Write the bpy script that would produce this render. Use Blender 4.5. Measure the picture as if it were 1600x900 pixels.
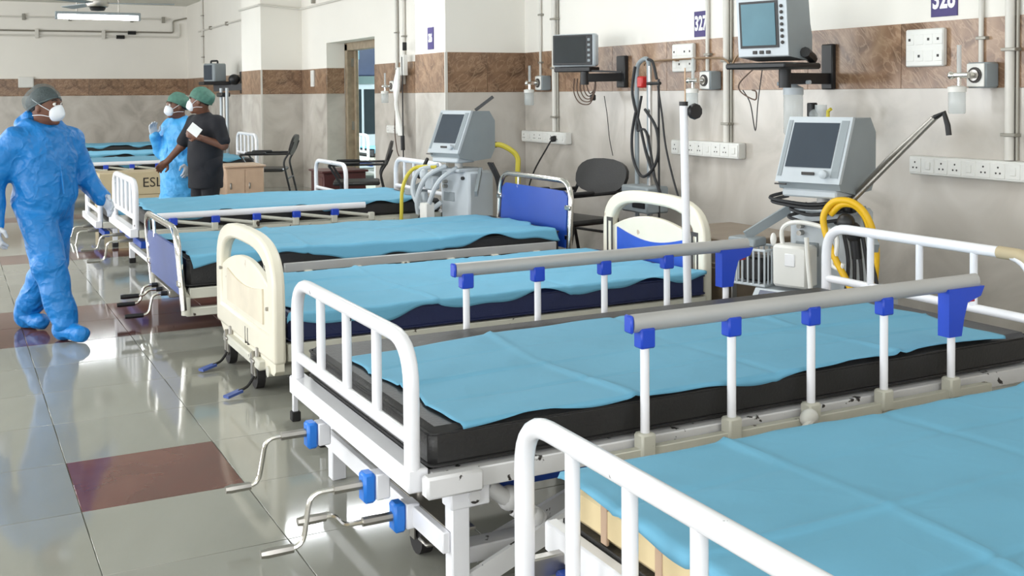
import bpy, math, random
import numpy as np
from mathutils import Vector, Matrix
random.seed(7)
scene = bpy.context.scene
COL = scene.collection
for o in list(bpy.data.objects):
    bpy.data.objects.remove(o)

# ------------------------------------------------------------------ camera
ZF = 0.363            # floor level in the measuring datum used below; objects are lowered by it when placed
EYE = 1.525 - ZF
yaw, pitch, roll = 0.4793, 0.0318, 0.0076
s_, c_ = math.sin(yaw), math.cos(yaw)
fw = Vector((s_, c_, 0)); rt = Vector((c_, -s_, 0)); up = Vector((0, 0, 1))
FWD = math.cos(pitch) * fw - math.sin(pitch) * up
UPV = math.sin(pitch) * fw + math.cos(pitch) * up
CR = rt * math.cos(roll) - UPV * math.sin(roll)
CU = rt * math.sin(roll) + UPV * math.cos(roll)
cam_d = bpy.data.cameras.new('camera')
cam = bpy.data.objects.new('camera', cam_d); COL.objects.link(cam)
cam.matrix_world = Matrix(((CR.x, CU.x, -FWD.x, 0), (CR.y, CU.y, -FWD.y, 0), (CR.z, CU.z, -FWD.z, EYE), (0, 0, 0, 1)))
cam_d.sensor_width = 36; cam_d.lens = 36 * 1698.9 / 1600
cam_d.shift_y = -(450 - 199.21) / 1600
cam_d.clip_start = 0.05; cam_d.clip_end = 200
scene.camera = cam

# ------------------------------------------------------------------ light
scene.view_settings.view_transform = 'Standard'
scene.view_settings.look = 'None'
scene.view_settings.exposure = 0.46
scene.view_settings.gamma = 1.0
scene.view_settings.use_curve_mapping = False
world = bpy.data.worlds.new('sky'); scene.world = world
world.use_nodes = True
wn = world.node_tree.nodes; wl = world.node_tree.links
bgn = wn.get('Background') or wn.new('ShaderNodeBackground')
bgn.inputs[0].default_value = (0.80, 0.90, 1.0, 1); bgn.inputs[1].default_value = 1.0

def area(name, loc, direction, sx, sy, power, col=(1, 1, 1)):
    d = bpy.data.lights.new(name, 'AREA'); d.shape = 'RECTANGLE'; d.size = sx; d.size_y = sy
    d.energy = power; d.color = col
    o = bpy.data.objects.new(name, d); COL.objects.link(o)
    o.location = (loc[0], loc[1], loc[2] - ZF); o.rotation_euler = Vector(direction).to_track_quat('-Z', 'Y').to_euler()
    return o
XL, XW, YN, YB, ZC = -4.0, 4.0, -3.0, 20.81, 3.18
WINDOWS = [(-1.6, 0.9), (1.9, 4.4), (5.4, 7.9), (8.9, 11.4), (12.4, 14.9), (15.9, 18.4)]
for a, b in WINDOWS:      # daylight entering the side windows
    area('window_daylight', (XL + 0.03, (a + b) / 2, 1.75), (1, 0, -0.05), 1.75, b - a - 0.1, 86 if a < 5 else 104, (0.96, 0.98, 1.0))
area('window_daylight', (0.2, YN + 0.03, 1.8), (0, 1, -0.05), 3.6, 1.7, 70, (0.97, 0.98, 1.0))

# ------------------------------------------------------------------ materials
def new_mat(name):
    m = bpy.data.materials.new(name); m.use_nodes = True
    return m, m.node_tree.nodes, m.node_tree.links, m.node_tree.nodes['Principled BSDF']
def ramp(n, stops):
    r = n.new('ShaderNodeValToRGB')
    while len(r.color_ramp.elements) < len(stops): r.color_ramp.elements.new(0.5)
    for e, (p, c) in zip(r.color_ramp.elements, stops):
        e.position = p; e.color = (c[0], c[1], c[2], 1)
    return r
def srgb(r, g, b):
    f = lambda x: (x / 255 / 12.92) if x / 255 <= 0.04045 else ((x / 255 + 0.055) / 1.055) ** 2.4
    return (f(r), f(g), f(b))
def tex(n, l, scale, detail=4, kind='noise', dist=0.0, vec='Object'):
    tc = n.new('ShaderNodeTexCoord')
    t = n.new('ShaderNodeTexNoise'); t.inputs['Scale'].default_value = scale; t.inputs['Detail'].default_value = detail
    t.inputs['Distortion'].default_value = dist
    l.new(tc.outputs[vec], t.inputs['Vector'])
    return t
def plain(name, col, rough=0.5, metal=0.0, var=0.08, scale=6, bump=0.0, bscale=60, coat=0.0, wear=None, wear_amt=0.36, wscale=14, trans=0.0, alpha=1.0, spec=0.5):
    m, n, l, b = new_mat(name)
    t = tex(n, l, scale)
    lo = tuple(max(0, x * (1 - var)) for x in col); hi = tuple(min(1, x * (1 + var)) for x in col)
    r = ramp(n, [(0.3, lo), (0.7, hi)]); l.new(t.outputs['Fac'], r.inputs['Fac'])
    out = r.outputs['Color']
    if wear:
        t2 = tex(n, l, wscale, 6)
        r2 = ramp(n, [(wear_amt - 0.02, (1, 1, 1)), (wear_amt, (0, 0, 0))]); l.new(t2.outputs['Fac'], r2.inputs['Fac'])
        mx = n.new('ShaderNodeMix'); mx.data_type = 'RGBA'
        l.new(r2.outputs['Color'], mx.inputs[0]); l.new(out, mx.inputs[6]); mx.inputs[7].default_value = (*wear, 1)
        out = mx.outputs[2]
    l.new(out, b.inputs['Base Color'])
    b.inputs['Roughness'].default_value = rough; b.inputs['Metallic'].default_value = metal
    b.inputs['Specular IOR Level'].default_value = spec
    if coat: b.inputs['Coat Weight'].default_value = coat; b.inputs['Coat Roughness'].default_value = 0.1
    if trans: b.inputs['Transmission Weight'].default_value = trans
    if alpha < 1: b.inputs['Alpha'].default_value = alpha
    if bump:
        t3 = tex(n, l, bscale, 5); bp = n.new('ShaderNodeBump'); bp.inputs['Strength'].default_value = bump
        bp.inputs['Distance'].default_value = 0.01
        l.new(t3.outputs['Fac'], bp.inputs['Height']); l.new(bp.outputs['Normal'], b.inputs['Normal'])
    return m
def emit(name, col, strength):
    m, n, l, b = new_mat(name)
    b.inputs['Base Color'].default_value = (*col, 1); b.inputs['Emission Color'].default_value = (*col, 1)
    b.inputs['Emission Strength'].default_value = strength
    return m
def stone(name, cols, scale, rough, dist=1.2, rand=0.0, vein=None, bump=0.0):
    m, n, l, b = new_mat(name)
    t = tex(n, l, scale, 8, dist=dist)
    r = ramp(n, [(0.3, cols[0]), (0.5, cols[1]), (0.72, cols[2])]); l.new(t.outputs['Fac'], r.inputs['Fac'])
    out = r.outputs['Color']
    if vein:
        tc = n.new('ShaderNodeTexCoord'); mp = n.new('ShaderNodeMapping'); mp.inputs['Scale'].default_value = (1.5, 0.9, 3.6)
        mr_ = n.new('ShaderNodeMapping'); mr_.inputs['Rotation'].default_value = (-0.8, 0.5, 0.0)
        l.new(tc.outputs['Object'], mr_.inputs['Vector']); l.new(mr_.outputs[0], mp.inputs['Vector'])
        t2 = n.new('ShaderNodeTexNoise'); t2.inputs['Scale'].default_value = 5.0; t2.inputs['Detail'].default_value = 7; t2.inputs['Distortion'].default_value = 2.0
        l.new(mp.outputs[0], t2.inputs['Vector'])
        r2 = ramp(n, [(0.5, (0, 0, 0)), (0.54, (1, 1, 1)), (0.6, (0, 0, 0))]); l.new(t2.outputs['Fac'], r2.inputs['Fac'])
        mx = n.new('ShaderNodeMix'); mx.data_type = 'RGBA'; mm = n.new('ShaderNodeMath'); mm.operation = 'MULTIPLY'; mm.inputs[1].default_value = 0.5
        l.new(r2.outputs['Color'], mm.inputs[0]); l.new(mm.outputs[0], mx.inputs[0]); l.new(out, mx.inputs[6]); mx.inputs[7].default_value = (*vein, 1)
        out = mx.outputs[2]
    if rand:
        oi = n.new('ShaderNodeObjectInfo'); mr = n.new('ShaderNodeMapRange'); mr.inputs[3].default_value = 1 - rand; mr.inputs[4].default_value = 1 + rand
        l.new(oi.outputs['Random'], mr.inputs[0])
        hs = n.new('ShaderNodeHueSaturation'); l.new(mr.outputs[0], hs.inputs['Value']); l.new(out, hs.inputs['Color']); out = hs.outputs['Color']
    l.new(out, b.inputs['Base Color']); b.inputs['Roughness'].default_value = rough
    if bump:
        bp = n.new('ShaderNodeBump'); bp.inputs['Strength'].default_value = bump; bp.inputs['Distance'].default_value = 0.005
        l.new(t.outputs['Fac'], bp.inputs['Height']); l.new(bp.outputs['Normal'], b.inputs['Normal'])
    return m

def crinkle(name, col, rough=0.5, var=0.06, scale=9.0, strength=0.5, dist=0.03, fine=0.2, fscale=260):
    m, n, l, b = new_mat(name)
    tc = n.new('ShaderNodeTexCoord')
    def ridged(sc, di):
        t = n.new('ShaderNodeTexNoise'); t.inputs['Scale'].default_value = sc; t.inputs['Detail'].default_value = 2.5; t.inputs['Distortion'].default_value = di
        l.new(tc.outputs['Object'], t.inputs['Vector'])
        a = n.new('ShaderNodeMath'); a.operation = 'SUBTRACT'; a.inputs[1].default_value = 0.5; l.new(t.outputs['Fac'], a.inputs[0])
        c = n.new('ShaderNodeMath'); c.operation = 'ABSOLUTE'; l.new(a.outputs[0], c.inputs[0]); return c.outputs[0], t.outputs['Fac']
    h1, f1 = ridged(scale, 0.6); h2, f2 = ridged(scale * 2.3, 0.3)
    ad = n.new('ShaderNodeMath'); ad.operation = 'MULTIPLY_ADD'; ad.inputs[1].default_value = 0.45; l.new(h2, ad.inputs[0]); l.new(h1, ad.inputs[2])
    bp = n.new('ShaderNodeBump'); bp.inputs['Strength'].default_value = strength; bp.inputs['Distance'].default_value = dist; bp.invert = True
    l.new(ad.outputs[0], bp.inputs['Height'])
    t3 = n.new('ShaderNodeTexNoise'); t3.inputs['Scale'].default_value = fscale; l.new(tc.outputs['Object'], t3.inputs['Vector'])
    b2 = n.new('ShaderNodeBump'); b2.inputs['Strength'].default_value = fine; b2.inputs['Distance'].default_value = 0.002
    l.new(t3.outputs['Fac'], b2.inputs['Height']); l.new(bp.outputs['Normal'], b2.inputs['Normal']); l.new(b2.outputs['Normal'], b.inputs['Normal'])
    r = ramp(n, [(0.3, tuple(x * (1 - var) for x in col)), (0.7, tuple(min(1, x * (1 + var)) for x in col))]); l.new(f1, r.inputs['Fac']); l.new(r.outputs['Color'], b.inputs['Base Color'])
    b.inputs['Roughness'].default_value = rough
    return m
M = {}
M['wall'] = plain('cream_wall_paint', srgb(238, 234, 226), 0.7, var=0.02, scale=1.2, bump=0.03, bscale=40)
M['ceiling'] = plain('ceiling_paint', srgb(225, 224, 215), 0.8, var=0.03, scale=1.0)
M['wainscot'] = stone('beige_wall_tile', [srgb(174, 167, 158), srgb(194, 187, 178), srgb(207, 201, 193)], 2.2, 0.22, 1.3)
M['band'] = stone('brown_marble_tile', [srgb(102, 77, 58), srgb(138, 107, 83), srgb(162, 132, 105)], 4.5, 0.28, 1.8, rand=0.10, vein=srgb(184, 155, 128))
M['floor'] = stone('grey_floor_tile', [srgb(139, 139, 129), srgb(147, 147, 138), srgb(155, 155, 147)], 1.3, 0.07, 0.6, rand=0.035)
M['floor_red'] = stone('maroon_floor_tile', [srgb(84, 50, 44), srgb(104, 64, 56), srgb(116, 76, 66)], 2.5, 0.08, 0.8, rand=0.05)
M['grout'] = plain('grout', srgb(138, 138, 129), 0.6)
M['white'] = plain('white_enamel', srgb(238, 238, 242), 0.3, var=0.03, wear=srgb(60, 55, 50), wear_amt=0.27, wscale=22, coat=0.3)
M['white_worn'] = plain('worn_white_enamel', srgb(222, 221, 222), 0.38, var=0.05, wear=srgb(50, 45, 42), wear_amt=0.36, wscale=26)
M['cream_metal'] = plain('cream_painted_steel', srgb(205, 203, 190), 0.4, var=0.06, wear=srgb(70, 60, 50), wear_amt=0.32, wscale=20)
M['cream'] = plain('cream_plastic', srgb(232, 226, 208), 0.35, var=0.03, wear=srgb(196, 176, 154), wear_amt=0.30, wscale=9, coat=0.2)
M['blue_plastic'] = plain('blue_plastic', srgb(34, 70, 190), 0.35, var=0.05)
M['lblue_plastic'] = plain('light_blue_plastic', srgb(38, 120, 215), 0.35, var=0.05)
M['blue_panel'] = plain('blue_laminate', srgb(30, 72, 165), 0.3, var=0.04)
M['slate_panel'] = plain('faded_blue_laminate', srgb(70, 92, 160), 0.35, var=0.05)
M['chrome'] = plain('chrome', (0.78, 0.76, 0.72), 0.16, 1.0, var=0.04)
M['steel'] = plain('dull_steel', (0.42, 0.40, 0.37), 0.35, 1.0, var=0.1)
M['alu'] = plain('brushed_aluminium', (0.50, 0.49, 0.48), 0.5, 0.35, var=0.04)
M['black_mat'] = plain('black_rexine', srgb(38, 37, 37), 0.42, var=0.1, bump=0.15, bscale=120)
M['navy_mat'] = plain('navy_rexine', srgb(32, 40, 78), 0.45, var=0.1, bump=0.12, bscale=120)
M['foam'] = plain('beige_foam', srgb(214, 194, 152), 0.7, var=0.05)
M['sheet'] = crinkle('blue_nonwoven_sheet', srgb(106, 171, 201), 0.72, 0.03, 2.6, 0.3, 0.03, 0.05)
M['gown'] = crinkle('blue_ppe_fabric', srgb(14, 118, 192), 0.45, 0.07, 4.2, 0.8, 0.06)
M['gown2'] = crinkle('light_blue_gown_fabric', srgb(70, 160, 220), 0.5, 0.06, 5.5, 0.55, 0.05)
M['skin'] = plain('brown_skin', srgb(104, 66, 48), 0.5, var=0.06, scale=12)
M['hair'] = plain('black_hair', srgb(22, 19, 20), 0.55, var=0.2, scale=40, bump=0.4, bscale=120)
M['cap'] = plain('grey_green_cap_fabric', srgb(112, 128, 130), 0.7, var=0.2, scale=30, bump=0.4, bscale=60, alpha=0.36)
M['cap_green'] = plain('green_cap_fabric', srgb(76, 118, 104), 0.7, var=0.15, scale=30, bump=0.4, bscale=60)
M['mask'] = plain('white_mask_fabric', srgb(226, 230, 236), 0.75, var=0.02)
M['glove'] = plain('pale_latex', srgb(190, 196, 204), 0.5, var=0.05)
M['black_cloth'] = plain('black_cotton', srgb(20, 20, 27), 0.85, var=0.1, bump=0.1, bscale=60)
M['eye'] = plain('eye_white', srgb(220, 215, 208), 0.2)
M['iris'] = plain('dark_iris', srgb(24, 16, 12), 0.15)
M['black'] = plain('black_plastic', srgb(28, 28, 30), 0.45, var=0.15)
M['rubber'] = plain('black_rubber', srgb(34, 32, 32), 0.75)
M['grey_plastic'] = plain('grey_plastic', srgb(142, 150, 154), 0.45, var=0.04)
M['pale_plastic'] = plain('pale_grey_plastic', srgb(190, 197, 202), 0.42, var=0.04)
M['white_plastic'] = plain('white_plastic', srgb(228, 227, 222), 0.42, var=0.03)
M['screen'] = plain('dark_screen', srgb(62, 70, 80), 0.12, var=0.04, spec=0.6)
M['screen_teal'] = plain('painted_teal_screen', srgb(92, 128, 140), 0.35, var=0.1, spec=0.25)  # teal put into the colour; also serves as the side room monitor's reflection
M['screen_black'] = plain('black_screen', srgb(44, 50, 54), 0.1, var=0.1, spec=0.6)
M['yellow'] = plain('yellow_hose', srgb(232, 184, 28), 0.45, var=0.06)
M['yellow_pale'] = plain('yellow_green_hose', srgb(206, 190, 60), 0.45, var=0.06)
M['cable'] = plain('dark_cable', srgb(40, 40, 42), 0.6)
M['brown_cable'] = plain('brown_cable', srgb(92, 72, 60), 0.6)
M['conduit'] = plain('ivory_conduit', srgb(214, 210, 202), 0.45, var=0.03)
M['conduit_grey'] = plain('grey_pipe', srgb(150, 146, 136), 0.4, metal=0.3)
M['copper'] = plain('dull_copper_pipe', srgb(168, 140, 112), 0.4, metal=0.6)
M['purple'] = plain('purple_sign', srgb(62, 50, 112), 0.5, var=0.04)
M['sign_white'] = plain('white_lettering', srgb(238, 238, 240), 0.6)
M['slot'] = plain('socket_slot', srgb(60, 56, 54), 0.6)
M['clear'] = plain('clear_polycarbonate', srgb(205, 212, 212), 0.15, alpha=0.45)
M['wood'] = plain('brown_laminate', srgb(132, 116, 98), 0.4, var=0.1, scale=9)
M['locker'] = plain('tan_wood', srgb(188, 160, 136), 0.5, var=0.08, scale=8)
M['maroon'] = plain('maroon_laminate', srgb(84, 46, 46), 0.4, var=0.1)
M['carton'] = plain('cardboard', srgb(190, 174, 142), 0.8, var=0.05)
M['ink'] = plain('black_ink', srgb(52, 46, 40), 0.8)
M['doorframe'] = plain('worn_grey_wood', srgb(150, 134, 112), 0.5, var=0.18, scale=14)
M['room_wall'] = plain('blue_grey_wall', srgb(150, 172, 172), 0.6, var=0.06)
M['red'] = plain('red_plastic', srgb(190, 44, 40), 0.4)
M['paper'] = plain('paper', srgb(232, 230, 226), 0.8)
M['tube_light'] = emit('fluorescent_tube', (0.95, 0.98, 1.0), 9.0)
M['glass'] = plain('window_glass', srgb(240, 246, 250), 0.05, alpha=0.15)
M['panel_blue'] = plain('dark_blue_panel', srgb(58, 66, 92), 0.35)

# ------------------------------------------------------------------ mesh helpers
class MB:
    def __init__(s): s.v = []; s.f = []
    def add(s, vs, fs):
        o = len(s.v); s.v += [tuple(p) for p in vs]; s.f += [tuple(i + o for i in q) for q in fs]; return s
    def box(s, x0, x1, y0, y1, z0, z1, b=0.0, mat=None):
        if b <= 0:
            vs = [(x, y, z) for z in (z0, z1) for y in (y0, y1) for x in (x0, x1)]
            fs = [(0, 2, 3, 1), (4, 5, 7, 6), (0, 1, 5, 4), (2, 6, 7, 3), (0, 4, 6, 2), (1, 3, 7, 5)]
        else:
            b = min(b, (x1 - x0) * .49, (y1 - y0) * .49, (z1 - z0) * .49)
            X, Y, Z = (x0, x1), (y0, y1), (z0, z1); vs = []; idx = {}
            sg = (1, -1)
            for i in (0, 1):
                for j in (0, 1):
                    for k in (0, 1):
                        for a in range(3):
                            p = [X[i] + sg[i] * b, Y[j] + sg[j] * b, Z[k] + sg[k] * b]
                            p[a] = (X[i], Y[j], Z[k])[a]
                            idx[(i, j, k, a)] = len(vs); vs.append(tuple(p))
            I = lambda i, j, k, a: idx[(i, j, k, a)]
            fs = []
            fs.append((I(0,0,0,0), I(0,0,1,0), I(0,1,1,0), I(0,1,0,0))); fs.append((I(1,0,0,0), I(1,1,0,0), I(1,1,1,0), I(1,0,1,0)))
            fs.append((I(0,0,0,1), I(1,0,0,1), I(1,0,1,1), I(0,0,1,1))); fs.append((I(0,1,0,1), I(0,1,1,1), I(1,1,1,1), I(1,1,0,1)))
            fs.append((I(0,0,0,2), I(0,1,0,2), I(1,1,0,2), I(1,0,0,2))); fs.append((I(0,0,1,2), I(1,0,1,2), I(1,1,1,2), I(0,1,1,2)))
            for i in (0, 1):
                for j in (0, 1):
                    q = (I(i,j,0,0), I(i,j,0,1), I(i,j,1,1), I(i,j,1,0)); fs.append(q if (i ^ j) == 0 else q[::-1])
                    q = (I(i,0,j,2), I(i,0,j,0), I(i,1,j,0), I(i,1,j,2)); fs.append(q if (i ^ j) == 0 else q[::-1])
                    q = (I(0,i,j,1), I(0,i,j,2), I(1,i,j,2), I(1,i,j,1)); fs.append(q if (i ^ j) == 0 else q[::-1])
                    for k in (0, 1):
                        q = (I(i,j,k,0), I(i,j,k,2), I(i,j,k,1)); fs.append(q if (i ^ j ^ k) == 0 else q[::-1])
        if mat is not None: vs = [tuple(mat @ Vector(p)) for p in vs]
        return s.add(vs, fs)
    def tube(s, pts, r, n=8, closed=False, flat=1.0):
        P = [Vector(p) for p in pts]; m = len(P)
        R = list(r) if isinstance(r, (list, tuple)) else [r] * m
        T = []
        for i in range(m):
            if closed: t = P[(i + 1) % m] - P[i - 1]
            else: t = P[min(i + 1, m - 1)] - P[max(i - 1, 0)]
            T.append(t.normalized() if t.length > 1e-9 else Vector((0, 0, 1)))
        u = Vector((0, 0, 1)) if abs(T[0].z) < 0.9 else Vector((1, 0, 0))
        u = (u - T[0] * u.dot(T[0])).normalized(); vs = []
        for i in range(m):
            u = (u - T[i] * u.dot(T[i])); u = u.normalized() if u.length > 1e-6 else T[i].orthogonal().normalized()
            w = T[i].cross(u)
            for k in range(n):
                a = 2 * math.pi * k / n
                vs.append(P[i] + (u * math.cos(a) + w * (math.sin(a) * flat)) * R[i])
        fs = []
        for i in range(m if closed else m - 1):
            j = (i + 1) % m
            for k in range(n):
                k2 = (k + 1) % n
                fs.append((i * n + k, i * n + k2, j * n + k2, j * n + k))
        if not closed:
            fs.append(tuple(range(n - 1, -1, -1))); fs.append(tuple((m - 1) * n + k for k in range(n)))
        return s.add(vs, fs)
    def bar(s, p0, p1, w, h, upv=(0, 0, 1)):
        a, b = Vector(p0), Vector(p1); t = (b - a).normalized(); u = Vector(upv); u = (u - t * u.dot(t))
        u = u.normalized() if u.length > 1e-6 else t.orthogonal().normalized(); v = t.cross(u)
        vs = [q + u * (su * h / 2) + v * (sv * w / 2) for q in (a, b) for su, sv in ((-1, -1), (-1, 1), (1, 1), (1, -1))]
        return s.add(vs, [(3, 2, 1, 0), (4, 5, 6, 7), (0, 1, 5, 4), (1, 2, 6, 5), (2, 3, 7, 6), (3, 0, 4, 7)])
    def lathe(s, prof, c=(0, 0, 0), axis='z', n=16):
        vs = []; fs = []
        for r, z in prof:
            for k in range(n):
                a = 2 * math.pi * k / n; x, y = r * math.cos(a), r * math.sin(a)
                p = {'z': (x, y, z), 'x': (z, x, y), 'y': (y, z, x)}[axis]
                vs.append((p[0] + c[0], p[1] + c[1], p[2] + c[2]))
        for i in range(len(prof) - 1):
            for k in range(n):
                k2 = (k + 1) % n; fs.append((i * n + k, i * n + k2, (i + 1) * n + k2, (i + 1) * n + k))
        fs.append(tuple(range(n - 1, -1, -1))); fs.append(tuple((len(prof) - 1) * n + k for k in range(n)))
        return s.add(vs, fs)
    def ext(s, pl, axis, a0, a1):
        n = len(pl)
        def P(q, a): return {'x': (a, q[0], q[1]), 'y': (q[0], a, q[1]), 'z': (q[0], q[1], a)}[axis]
        vs = [P(q, a0) for q in pl] + [P(q, a1) for q in pl]
        fs = [tuple(range(n - 1, -1, -1)), tuple(range(n, 2 * n))] + [(i, (i + 1) % n, n + (i + 1) % n, n + i) for i in range(n)]
        return s.add(vs, fs)
    def ringplate(s, outer, inner, axis, a0, a1):
        n = len(outer)
        def P(q, a): return {'x': (a, q[0], q[1]), 'y': (q[0], a, q[1]), 'z': (q[0], q[1], a)}[axis]
        vs = [P(q, a0) for q in outer] + [P(q, a1) for q in outer] + [P(q, a0) for q in inner] + [P(q, a1) for q in inner]
        fs = []
        for i in range(n):
            j = (i + 1) % n
            fs += [(i, j, n + j, n + i), (2*n + j, 2*n + i, 3*n + i, 3*n + j), (j, i, 2*n + i, 2*n + j), (n + i, n + j, 3*n + j, 3*n + i)]
        return s.add(vs, fs)
    def ball(s, c, rx, ry=None, rz=None, n=14, m=8):
        ry = rx if ry is None else ry; rz = rx if rz is None else rz
        vs = [(c[0], c[1], c[2] + rz)]
        for i in range(1, m):
            t = math.pi * i / m
            for k in range(n):
                a = 2 * math.pi * k / n
                vs.append((c[0] + rx * math.sin(t) * math.cos(a), c[1] + ry * math.sin(t) * math.sin(a), c[2] + rz * math.cos(t)))
        vs.append((c[0], c[1], c[2] - rz)); fs = []
        for k in range(n): fs.append((0, 1 + k, 1 + (k + 1) % n))
        for i in range(m - 2):
            for k in range(n):
                a = 1 + i * n; fs.append((a + k, a + n + k, a + n + (k + 1) % n, a + (k + 1) % n))
        a = 1 + (m - 2) * n
        for k in range(n): fs.append((a + (k + 1) % n, a + k, len(vs) - 1))
        return s.add(vs, fs)
    def xf(s, mat): s.v = [tuple(mat @ Vector(p)) for p in s.v]; return s
    def mesh(s, name, mat, ang=40):
        me = bpy.data.meshes.new(name); me.from_pydata(s.v, [], s.f)
        import bmesh
        bm = bmesh.new(); bm.from_mesh(me); bmesh.ops.recalc_face_normals(bm, faces=bm.faces); bm.to_mesh(me); bm.free()
        me.shade_smooth(); me.set_sharp_from_angle(angle=math.radians(ang))
        if mat is not None: me.materials.append(M[mat] if isinstance(mat, str) else mat)
        return me
    def build(s, name, mat, parent=None, loc=(0, 0, 0), rz=0.0, ang=40):
        o = bpy.data.objects.new(name, s.mesh(name, mat, ang)); COL.objects.link(o)
        o.location = loc if parent is not None else (loc[0], loc[1], loc[2] - ZF); o.rotation_euler = (0, 0, rz)
        if parent is not None: o.parent = parent
        return o

def rpath(pts, r, n=5):
    P = [Vector(p) for p in pts]; out = [P[0]]
    for i in range(1, len(P) - 1):
        a, b, c = P[i - 1], P[i], P[i + 1]
        d1, d2 = (a - b), (c - b); k = min(r, d1.length * .49, d2.length * .49)
        p0, p2 = b + d1.normalized() * k, b + d2.normalized() * k
        for j in range(n + 1):
            t = j / n; out.append(p0 * (1 - t) ** 2 + b * (2 * t * (1 - t)) + p2 * t * t)
    out.append(P[-1]); return out
def spline(pts, n=6):
    P = [Vector(p) for p in pts]; out = []
    for i in range(len(P) - 1):
        p0, p1, p2, p3 = P[max(i - 1, 0)], P[i], P[i + 1], P[min(i + 2, len(P) - 1)]
        for j in range(n):
            t = j / n
            out.append(0.5 * ((2 * p1) + (p2 - p0) * t + (2 * p0 - 5 * p1 + 4 * p2 - p3) * t * t + (3 * p1 - p0 - 3 * p2 + p3) * t ** 3))
    out.append(P[-1]); return out
def tag(o, label=None, cat=None, group=None, kind=None):
    if label: o['label'] = label
    if cat: o['category'] = cat
    if group: o['group'] = group
    if kind: o['kind'] = kind
    return o
def thing(name, label, cat, loc=(0, 0, 0), rz=0.0, group=None):
    o = bpy.data.objects.new(name, None); COL.objects.link(o); o.empty_display_size = 0.1
    o.location = (loc[0], loc[1], loc[2] - ZF); o.rotation_euler = (0, 0, rz)
    return tag(o, label, cat, group)
def link_copy(o, parent=None, loc=None):
    c = o.copy(); COL.objects.link(c); c.parent = parent
    if loc is not None: c.location = loc
    return c
def text_mesh(name, txt, size, mat, parent, matrix, xs=1.0, bold=0.0, ext=0.001):
    cu = bpy.data.curves.new(name, 'FONT'); cu.body = txt; cu.size = size; cu.extrude = ext; cu.offset = bold
    cu.align_x = 'CENTER'; cu.align_y = 'CENTER'; cu.resolution_u = 3
    t = bpy.data.objects.new(name, cu); COL.objects.link(t)
    bpy.context.view_layer.update()
    me = bpy.data.meshes.new_from_object(t.evaluated_get(bpy.context.evaluated_depsgraph_get()))
    bpy.data.objects.remove(t); me.materials.clear(); me.materials.append(M[mat])
    o = bpy.data.objects.new(name, me); COL.objects.link(o); o.parent = parent
    o.matrix_local = matrix @ Matrix.Diagonal((xs, 1, 1, 1))
    return o
WALLTEXT = Matrix(((0, 0, -1, 0), (-1, 0, 0, 0), (0, 1, 0, 0), (0, 0, 0, 1)))   # lettering facing -X

# ------------------------------------------------------------------ the room
TP = 0.4572; TX0, TY0 = 0.311, 3.681
DOOR = (10.81, 12.44, 2.13)
BAND = (1.53, 1.835)
floor = MB().box(XL, XW + 4.2, YN, YB, ZF - 0.12, ZF - 0.004).build('floor', 'grout'); tag(floor, kind='structure')
g = 0.0009
tile_me = MB().box(g, TP - g, g, TP - g, ZF - 0.012, ZF, 0.0012).mesh('tile', 'floor')
tile_red = MB().box(g, TP - g, g, TP - g, ZF - 0.012, ZF, 0.0012).mesh('tile', 'floor_red')
far_tiles = MB(); far_red = MB()
for j in range(-15, 40):
    y = TY0 + j * TP
    if y > YB: break
    for i in range(-10, 9):
        x = TX0 + i * TP
        if x + TP < XL or x > XW: continue
        red = (i == 0 and j == -1) or j in (4, 5) or (j == 10 and i in (0, 1)) or (j == 16 and i in (0, 1))
        # kept as single pieces where the camera sees them large enough
        vis = 0.5 < y < 7.9 and (x + TP) * c_ - y * s_ > -0.50 * (x * s_ + (y + TP) * c_) - 0.3
        if vis:
            o = bpy.data.objects.new('tile', tile_red if red else tile_me); COL.objects.link(o); o.parent = floor; o.location = (x, y, 0)
        else:
            x1, y1 = min(x + TP - g, XW), min(y + TP - g, YB)
            (far_red if red else far_tiles).box(max(x + g, XL), x1, max(y + g, YN), y1, ZF - 0.012, ZF)
tag(far_tiles.build('tile_field', 'floor', floor), kind='stuff')
tag(far_red.build('tile_field', 'floor_red', floor), kind='stuff')

ceil = MB().box(XL, XW + 4.2, YN, YB, ZC, ZC + 0.15).build('ceiling', 'ceiling'); tag(ceil, kind='structure')
WT = 0.36
wr = MB(); 
wr.box(XW, XW + WT, YN, DOOR[0], ZF, ZC); wr.box(XW, XW + WT, DOOR[1], YB, ZF, ZC); wr.box(XW, XW + WT, DOOR[0], DOOR[1], DOOR[2], ZC)
wr = wr.build('wall_right', 'wall'); tag(wr, kind='structure')
PT = 0.006
def wains(parent, boxes):
    m = MB()
    for b in boxes: m.box(*b)
    return m.build('wall_tiling', 'wainscot', parent)
wains(wr, [(XW - PT, XW, YN, 7.46, ZF, BAND[0]), (XW - PT, XW, 8.06, DOOR[0], ZF, BAND[0]), (XW - PT, XW, DOOR[1], 13.44, ZF, BAND[0]), (XW - PT, XW, 14.44, YB, ZF, BAND[0]),
           (XW, XW + 0.215, DOOR[1] - PT, DOOR[1], ZF, BAND[0])])
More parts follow.
